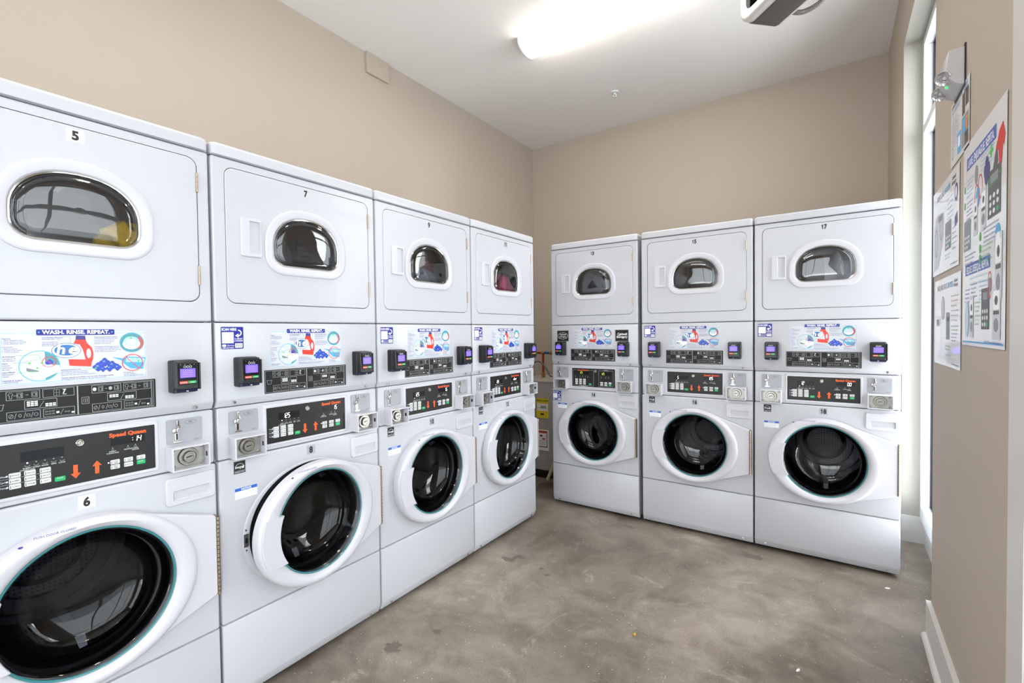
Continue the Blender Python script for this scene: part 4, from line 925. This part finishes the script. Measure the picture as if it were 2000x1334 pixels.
# ------------------------------------------------------------------ emergency light on the right wall
u = empty('emergency_light', (XR, -.22, 2.15)); tag(u, 'grey emergency light with two lamp heads on the right wall', 'emergency light')
b = MB(); b.o = Vector((XR, -.22, 2.15))
pr = [(0, 2.212), (.034, 2.209), (.038, 2.204), (.044, 2.150), (.045, 2.138), (.036, 2.118), (.022, 2.100), (.008, 2.092), (0, 2.091)]
b.loft([[(XR-.004-p[0]*k, y, 2.15+(p[1]-2.15)*k) for p in pr] for y, k in ((-.340, .96), (-.336, 1), (-.204, 1), (-.20, .96))], 'em_grey', True, True); b.build('housing', u)
b = MB(); b.o = Vector((XR, -.22, 2.15)); b.box(XR-.004, XR-.0002, -.346, -.194, 2.085, 2.218, 'gasket_black'); b.build('back_plate', u)
for yy, zz, xx in ((-.325, 2.128, .050), (-.215, 2.120, .044)):
    b = MB(); b.o = Vector((XR, -.22, 2.15)); ax = Vector((-.55, -.72, -.42)).normalized(); c = Vector((XR-xx, yy, zz))
    b.lathe([(.008, -.022), (.016, -.016), (.022, -.004), (.0235, .004), (.0215, .005)], c, ax, 'em_grey', 28)
    b.tube([c-ax*.02, Vector((XR-.03, yy+.02, zz+.012))], .009, 'em_grey', 10); h = b.build('lamp_head', u)
    b = MB(); b.o = Vector((XR, -.22, 2.15)); b.lathe([(.0215, .004), (.015, .0005), (.009, -.006), (.007, -.010), (0, -.010)], c, ax, 'chrome', 28)
    b.lathe([(.006, -.009), (.0055, -.004), (0, -.003)], c, ax, 'white_print', 14); b.build('reflector', h)
    b = MB(); b.o = Vector((XR, -.22, 2.15)); b.lathe([(.0220, .005), (.016, .0075), (0, .0085)], c, ax, 'glass_lens', 28); b.build('lens', h)
b = MB(); b.o = Vector((XR, -.22, 2.15)); b.lathe([(.0038, 0), (.003, .002), (0, .003)], (XR-.0375, -.285, 2.112), (-.6, -.4, -.6), 'led_green', 12); b.build('indicator', u, 999)['label'] = 'green indicator light'

# ------------------------------------------------------------------ posters on the right wall (local x runs towards the camera, facing the room)
def wall_poster(name, y_far, y_near, z0, z1, label, fn, curl=.0, rim=None):
    w = y_far-y_near; h = z1-z0; u = MB(); u.auto = 6e-6; nx, nz = 12, 12
    # sheet drawn in its own plane: x 0..w, z 0..h, facing -y, then turned to face -x
    def off(x, z): return curl*((x/w)**3*.6*(1-z/h) + (1-z/h)**3*(.3+.7*x/w)) + .002
    fn(u, w, h)
    vs = []
    for v in u.v: vs.append((v[0], v[1]-off(min(max(v[0], 0), w), min(max(v[2], 0), h)), v[2]))
    u.v = vs
    g = [[(w*i/nx, -off(w*i/nx, h*j/nz), h*j/nz) for i in range(nx+1)] for j in range(nz+1)]
    u.auto = 0; u.loft(g, 'poster_paper', False, False, True, False)
    o = u.build(name); o.location = (XR, y_far, z0); o.rotation_euler = (0, 0, -PI/2); return tag(o, label, 'poster', 'laundry instruction posters')
E_ = -.0003
def split(b, pts, name, y=E_):
    b.flat(pts, y, name)
def machine_icon(b, x, z, w, h, dark='poster_grey'):
    b.rect(x, x+w, z, z+h, E_, 'drawer_grey'); b.rect(x+.1*w, x+.9*w, z+h*.55, z+h*.9, E_*1.4, 'white_print'); b.disc(x+w*.5, z+h*.72, w*.2, h*.09, E_*1.8, 'poster_dark', 16)
    b.rect(x+.15*w, x+.85*w, z+h*.46, z+h*.53, E_*1.6, 'poster_dark'); b.disc(x+w*.5, z+h*.26, w*.3, h*.13, E_*1.6, dark, 18)
def keypad(b, x, z, w, h, nm='poster_dark'):
    b.rect(x, x+w, z, z+h, E_, nm); b.rect(x+.2*w, x+.8*w, z+.72*h, z+.9*h, E_*1.4, 'poster_grey')
    for i in range(3):
        for j in range(3): b.disc(x+w*(.22+.28*i), z+h*(.12+.16*j), w*.09, h*.055, E_*1.5, 'green_button' if (i, j) == (2, 0) else 'print_white', 10)
def lines(b, x, z, n, w, size=.009, nm='violet', words=None, step=None):
    T = words or ['Open door and load laundry loosely', 'Close the door until it latches', 'Add detergent in the dispenser', 'Select the cycle and temperature', 'Pay with card or coins', 'Press START to begin']
    for i in range(n): b.text(T[i % len(T)], x, z-i*(step or size*1.35), size, E_, nm, 'l', 0, width=w*(1-.12*(i % 3)))
def big(b, w, h):
    X = lambda u: u*w
    Z = lambda v: h*(1-v)
    b.rect(X(.10), X(.80), Z(.135), Z(.075), E_, 'poster_blue'); b.text('LAVE. ENJUAGUE. REPITA.', X(.45), Z(.125), .034, E_*1.4, 'white_print', 'c', .02, width=.62*w)
    b.rect(X(.08), X(.70), Z(.655), Z(.60), E_, 'poster_blue'); b.text('SEQUE. DESEQUE. REPITA.', X(.39), Z(.647), .030, E_*1.4, 'white_print', 'c', .02, width=.56*w)
    lines(b, X(.10), Z(.19), 5, .18*w, nm='poster_lightblue'); lines(b, X(.10), Z(.30), 6, .18*w); lines(b, X(.47), Z(.15), 4, .30*w, nm='poster_lightblue')
    for v in (.22, .30): b.disc(X(.05), Z(v), .010, .012, E_, 'poster_green', 14)
    b.disc(X(.36), Z(.20), .02, .028, E_, 'poster_grey', 16); b.disc(X(.40), Z(.31), .024, .03, E_, 'poster_lightblue', 16); b.ring(X(.37), Z(.30), .024, .034, .004, E_*1.5, 'ban_red'); b.ring(X(.46), Z(.27), .024, .034, .004, E_*1.5, 'ban_red')
    for a, c in ((.58, .23), (.61, .20), (.64, .23), (.60, .26)): b.disc(X(a), Z(c), .018, .02, E_*1.2, 'cap_navy', 12)
    b.text('+', X(.70), Z(.20), .06, E_, 'lime', 'c', .05)
    b.flat([(X(.74), Z(.25)), (X(.82), Z(.15)), (X(.84), Z(.24)), (X(.76), Z(.30))], E_, 'poster_dark')
    b.flat([(X(.80), Z(.18)), (X(.86), Z(.12)), (X(.93), Z(.10)), (X(.97), Z(.16)), (X(.95), Z(.20)), (X(.93), Z(.185)), (X(.91), Z(.26)), (X(.86), Z(.265)), (X(.85), Z(.20))], E_*1.3, 'poster_red')
    keypad(b, X(.03), Z(.53), .19*w, .15*h, 'poster_grey'); machine_icon(b, X(.30), Z(.48), .10*w, .17*h); machine_icon(b, X(.48), Z(.48), .12*w, .19*h); keypad(b, X(.64), Z(.45), .26*w, .20*h)
    lines(b, X(.62), Z(.29), 2, .30*w, .012, 'poster_green')
    lines(b, X(.06), Z(.56), 3, .30*w); lines(b, X(.55), Z(.48), 4, .32*w); lines(b, X(.50), Z(.555), 4, .25*w, .010, 'poster_green'); b.disc(X(.85), Z(.56), .028, .045, E_, 'scoop_blue', 20); b.disc(X(.86), Z(.565), .018, .025, E_*1.5, 'white_print', 16)
    for v in (.50, .555, .60): b.disc(X(.47), Z(v), .010, .013, E_, 'poster_green', 14)
    lines(b, X(.20), Z(.68), 2, .45*w, .012, 'scoop_pale'); lines(b, X(.08), Z(.73), 4, .14*w); lines(b, X(.25), Z(.71), 4, .16*w); lines(b, X(.46), Z(.71), 5, .20*w, nm='poster_lightblue')
    b.ring(X(.70), Z(.73), .020, .036, .004, E_*1.5, 'ban_red'); b.disc(X(.70), Z(.73), .014, .02, E_, 'poster_grey', 12)
    machine_icon(b, X(.80), Z(.80), .14*w, .34*h*.8); b.disc(X(.14), Z(.87), .028, .055, E_, 'scoop_pale', 20); b.disc(X(.14), Z(.87), .020, .040, E_*1.5, 'drawer_grey', 20); machine_icon(b, X(.22), Z(.96), .10*w, .2*h)
    keypad(b, X(.52), Z(.92), .17*w, .18*h); lines(b, X(.36), Z(.80), 3, .13*w, nm='poster_green'); lines(b, X(.36), Z(.86), 3, .13*w, nm='poster_green'); machine_icon(b, X(.76), Z(.96), .16*w, .22*h)
    b.rect(X(.03), X(.97), Z(.985), Z(.978), E_, 'poster_lightblue'); b.text('800-927-9274  www.caldwellandgregory.com', X(.95), Z(.985)+.003, .009, E_*1.5, 'violet', 'r')
wall_poster('poster', -.335, -.795, 1.262, 1.885, 'largest poster on the right wall, with blue LAVE. ENJUAGUE. REPITA. band', big, .0)
def flw(b, w, h):
    X = lambda u: u*w
    Z = lambda v: h*(1-v)
    b.text('FRONT LOAD', X(.18), Z(.15), .030, E_, 'poster_dark', 'l', 0, width=.28*w); b.text('WASHERS', X(.48), Z(.15), .030, E_, 'poster_lightblue', 'l', .01, width=.22*w); b.text('Caldwell', X(.76), Z(.10), .018, E_, 'poster_dark', 'l', .02); b.text('&Gregory', X(.75), Z(.15), .018, E_, 'poster_dark', 'l', .02)
    b.flat([(X(.05), Z(.95)), (X(.05), Z(.42)), (X(.22), Z(.30)), (X(.46), Z(.33)), (X(.46), Z(.62)), (X(.25), Z(.92))], E_*.8, 'drawer_grey'); b.ring(X(.16), Z(.62), .030, .055, .006, E_*1.5, 'poster_grey'); b.ring(X(.36), Z(.48), .026, .05, .006, E_*1.5, 'poster_grey')
    b.rect(X(.24), X(.42), Z(.40), Z(.33), E_*1.5, 'poster_grey'); keypad(b, X(.52), Z(.78), .22*w, .30*h, 'poster_grey')
    lines(b, X(.06), Z(.32), 2, .2*w, nm='skin_pink'); lines(b, X(.60), Z(.25), 5, .22*w, nm='poster_lightblue', step=.018); lines(b, X(.52), Z(.84), 2, .2*w, .009, 'poster_green'); lines(b, X(.78), Z(.55), 6, .16*w, step=.018); b.disc(X(.90), Z(.26), .024, .032, E_, 'cap_navy', 16); b.disc(X(.90), Z(.26), .014, .02, E_*1.5, 'white_print', 16)
    b.flat([(X(.86), Z(.60)), (X(.86), Z(.50)), (X(.94), Z(.46)), (X(.95), Z(.57))], E_, 'cap_navy'); b.text('www.caldwellandgregory.com', X(.95), Z(.965), .010, E_, 'poster_dark', 'r')
wall_poster('poster', .225, -.275, 1.527, 1.866, 'white poster headed FRONT LOAD WASHERS beside the window niche', flw, .0)
def sdr(b, w, h):
    X = lambda u: u*w
    Z = lambda v: h*(1-v)
    b.text('SINGLE AND STACK', X(.12), Z(.13), .028, E_, 'poster_dark', 'l', 0, width=.40*w); b.text('DRYERS', X(.54), Z(.13), .028, E_, 'poster_lightblue', 'l', .01, width=.20*w); b.text('Caldwell', X(.78), Z(.09), .016, E_, 'poster_dark', 'l', .02); b.text('&Gregory', X(.77), Z(.135), .016, E_, 'poster_dark', 'l', .02)
    b.frame(X(.06), X(.28), Z(.92), Z(.18), .0015, E_, 'drawer_grey'); b.rect(X(.08), X(.25), Z(.55), Z(.46), E_, 'drawer_grey'); b.rect(X(.11), X(.20), Z(.54), Z(.47), E_*1.5, 'poster_grey'); b.ring(X(.37), Z(.34), .03, .045, .006, E_, 'poster_grey'); b.disc(X(.37), Z(.34), .022, .036, E_*1.5, 'drawer_grey'); b.frame(X(.30), X(.46), Z(.92), Z(.44), .0015, E_, 'drawer_grey')
    b.rect(X(.50), X(.63), Z(.70), Z(.40), E_, 'poster_grey'); b.rect(X(.52), X(.61), Z(.50), Z(.45), E_*1.5, 'poster_dark')
    lines(b, X(.68), Z(.24), 6, .26*w, .010, 'skin_pink', step=.017); lines(b, X(.68), Z(.56), 2, .26*w, .010, 'poster_green'); lines(b, X(.70), Z(.64), 3, .2*w); lines(b, X(.48), Z(.78), 2, .18*w, .009, 'poster_green'); lines(b, X(.48), Z(.88), 1, .18*w, .009, 'poster_green'); b.text('www.caldwellandgregory.com', X(.96), Z(.965), .010, E_, 'poster_dark', 'r')
wall_poster('poster', .175, -.31, 1.175, 1.503, 'lowest white poster on the right wall, headed SINGLE AND STACK DRYERS', sdr, .0)
def rep(b, w, h):
    X = lambda u: u*w
    Z = lambda v: h*(1-v)
    b.text('REPORT LAUNDRY ISSUES', X(.06), Z(.10), .020, E_, 'wood_brown', 'l', 0, width=.58*w); b.text('24/7 SERVICE', X(.06), Z(.19), .018, E_, 'poster_lightblue', 'l', 0, width=.45*w); b.text('Caldwell', X(.74), Z(.08), .013, E_, 'poster_blue', 'l', .02); b.text('&Gregory', X(.73), Z(.14), .013, E_, 'poster_blue', 'l', .02)
    lines(b, X(.06), Z(.28), 2, .3*w, .009, 'poster_green'); lines(b, X(.06), Z(.36), 5, .44*w, .007); lines(b, X(.06), Z(.58), 4, .4*w, .007)
    b.rect(X(.64), X(.77), Z(.45), Z(.14), E_, 'wood_brown'); b.rect(X(.80), X(.95), Z(.38), Z(.14), E_, 'wood_brown'); b.rect(X(.62), X(.95), Z(.92), Z(.48), E_, 'poster_grey'); b.disc(X(.75), Z(.62), .022, .028, E_*1.5, 'poster_lightblue'); b.flat([(X(.80), Z(.66)), (X(.84), Z(.50)), (X(.92), Z(.55)), (X(.90), Z(.72))], E_*1.5, 'poster_orange'); b.rect(X(.78), X(.95), Z(.92), Z(.74), E_*1.4, 'wood_brown')
    b.rect(X(.40), X(.58), Z(.92), Z(.60), E_, 'poster_lightblue'); b.rect(X(.43), X(.55), Z(.82), Z(.66), E_*1.5, 'white_print'); b.ring(X(.12), Z(.80), .014, .020, .003, E_, 'teal'); b.text('support', X(.20), Z(.80), .011, E_, 'poster_grey')
wall_poster('poster', -.125, -.408, 1.878, 2.098, 'small white poster directly below the emergency light', rep, .0)

# ------------------------------------------------------------------ water heater in the corner behind the rows
HC = Vector((-.45, 1.52, 0)); HR = .29
u = empty('water_heater', (HC.x, HC.y, 0)); tag(u, 'tan electric water heater standing in the corner gap between the rows', 'water heater')
b = MB(); b.lathe([(HR+.0, .06), (HR, .86), (HR-.01, .875)], (0, 0, 0), (0, 0, 1), 'heater_tan', 56); b.build('tank', u)
b = MB(); b.lathe([(HR+.002, .855), (HR+.004, .868), (HR-.005, .880), (HR-.03, .884), (0, .89)], (0, 0, 0), (0, 0, 1), 'heater_top', 56); b.build('lid', u)
b = MB(); b.lathe([(HR-.01, .004), (HR+.035, .004), (HR+.04, .06), (HR+.036, .062), (HR+.031, .010), (HR-.01, .010)], (0, 0, 0), (0, 0, 1), 'slot_dark', 56)
b.build('drain_pan', u)['label'] = 'black drain pan'
def wrap(b, a0, a1, z0, z1, r, name, n=10):
    b.loft([[(r*math.cos(math.radians(a0+(a1-a0)*i/n)), r*math.sin(math.radians(a0+(a1-a0)*i/n)), z) for i in range(n+1)] for z in (z0, z1)], name, False, False, True, False)
b = MB(); wrap(b, -122, -104, .52, .80, HR+.010, 'heater_tan'); wrap(b, -116, -107, .56, .74, HR+.012, 'slot_dark'); b.build('junction_cover', u)
b = MB(); wrap(b, -124, -105, .14, .46, HR+.010, 'heater_tan'); b.build('access_panel', u)
def lab(b, a0, a1, z0, z1, r, base_, items):
    wrap(b, a0, a1, z0, z1, r, base_)
    for (u0, u1, v0, v1, nm, k) in items: wrap(b, a0+(a1-a0)*u0, a0+(a1-a0)*u1, z0+(z1-z0)*v0, z0+(z1-z0)*v1, r+.0004*k, nm, 4)
def ctext(b, t, az, z, size, r, nm, bold=.02):
    vs, fs, a, c = text_mesh(t, bold); w = (c-a)*size
    b.add([((r)*math.cos(math.radians(az)+((v[0]-a)*size-w/2)/r), r*math.sin(math.radians(az)+((v[0]-a)*size-w/2)/r), z+v[1]*size) for v in vs], fs, nm)
b = MB(); lab(b, -101, -76, .535, .715, HR+.0045, 'label_yellow', [(.05, .95, .36, .74, 'decal_cream', 1), (.05, .95, .50, .51, 'print_black', 2), (.35, .65, .16, .24, 'print_black', 1)])
ctext(b, 'ENERGYGUIDE', -88.5, .687, .0185, HR+.0055, 'print_black', .03); ctext(b, '$293', -86, .628, .028, HR+.0058, 'print_black'); b.build('energy_label', u)['label'] = 'yellow energy label'
b = MB(); lab(b, -101, -76, .24, .43, HR+.0045, 'decal_cream', [(.12, .88, .16, .94, 'print_black', 1), (.16, .84, .20, .90, 'decal_cream', 2), (.16, .84, .84, .92, 'poster_red', 3), (.3, .5, .66, .74, 'print_black', 3), (.5, .72, .52, .60, 'poster_red', 3), (.2, .8, .28, .30, 'poster_grey', 3), (.2, .8, .36, .38, 'poster_grey', 3), (.2, .8, .44, .46, 'poster_grey', 3)]); b.build('warning_label', u)['label'] = 'white warning label'
# pipes
b = MB(); b.tube([(-.53, 1.40, .885), (-.53, 1.40, 1.108)], .011, 'pipe_red', 12); b.tube([(-.85, 1.40, 1.12), (-.526, 1.40, 1.12)], .011, 'pipe_red', 12)
b.lathe([(.014, -.02), (.015, .02)], (-.53, 1.40, 1.12), (1, 0, 0), 'brass', 14); b.lathe([(.017, 0), (.017, .035), (.013, .05)], (-.53, 1.40, .885), (0, 0, 1), 'brass', 14)
tag(b.build('hot_water_pipe'), 'red water pipe dropping onto the water heater', 'pipe')
b = MB(); b.tube([(-.512, 1.40, 1.12), (-.43, 1.40, 1.12)], .011, 'pipe_blue', 12); b.lathe([(.016, 0), (.018, .02), (.018, .04), (.014, .06)], (-.455, 1.40, 1.12), (1, 0, 0), 'brass', 14); b.tube([(-.40, 1.40, 1.12), (-.07, 1.40, 1.12)], .011, 'pipe_blue', 12)
tag(b.build('cold_water_pipe'), 'blue water pipe with brass fitting above the water heater', 'pipe')
b = MB(); pt = []
for k in range(25):
    t = k/24; pt.append((-.66+.30*t, 1.33, .935+.12*math.sin(PI*min(1, t*1.25))**.8*(1 if t < .8 else 0) + (.02 if t < 0 else 0) - .03*t))
b.tube(pt, .0075, 'braid', 10); tag(b.build('flexible_hose'), 'grey braided hose arching over the water heater', 'hose')
b = MB(); b.tube([(-.335, 1.128, .016), (-.255, 1.118, .19)], .015, 'pvc', 14); tag(b.build('drain_pipe'), 'cream plastic drain pipe stub ending over the floor drain', 'pipe')
b = MB(); c = (-.275, 1.035, 0)
b.lathe([(0, .002), (.085, .002), (.088, 0)], c, (0, 0, 1), 'grate', 36)
b.lathe([(.088, .0005), (.086, .004), (.080, .0042), (.078, .002)], c, (0, 0, 1), 'grate', 36)
for k in range(12):
    a = 2*PI*k/12; b.box(c[0]+.035*math.cos(a)-.008, c[0]+.035*math.cos(a)+.008, c[1]+.035*math.sin(a)-.003, c[1]+.035*math.sin(a)+.003, .002, .0024, 'slot_dark')
    b.box(c[0]+.062*math.cos(a)-.010, c[0]+.062*math.cos(a)+.010, c[1]+.062*math.sin(a)-.003, c[1]+.062*math.sin(a)+.003, .002, .0024, 'slot_dark')
tag(b.build('floor_drain'), 'round brown floor drain grate near the water heater', 'drain')

# ------------------------------------------------------------------ bits on the floor
b = MB(); b.lathe([(0, 0), (.004, .001), (.005, .005), (.004, .009), (0, .010)], (0, 0, 0), (0, 0, 1), 'bead_yellow', 12); o = b.build('bead'); o.location = (1.034, -.465, 0); tag(o, 'tiny yellow bead on the concrete floor', 'bead')
for (x, y, a, lb) in ((1.965, .590, .4, 'white lint scrap on the floor at the corner of the back row'), (1.63, -.32, 1.2, 'white lint scrap on the open floor at right')):
    b = MB(); b.lathe([(0, 0), (.010, .001), (.008, .004), (0, .005)], (0, 0, 0), (0, 0, 1), 'white_print', 7); o = b.build('paper_scrap'); o.scale = (1.3, .5, 1); o.rotation_euler.z = a; o.location = (x, y, 0); tag(o, lb, 'scrap')
# leave no helper properties behind
for o in bpy.data.objects:
    if '_org' in o: del o['_org']
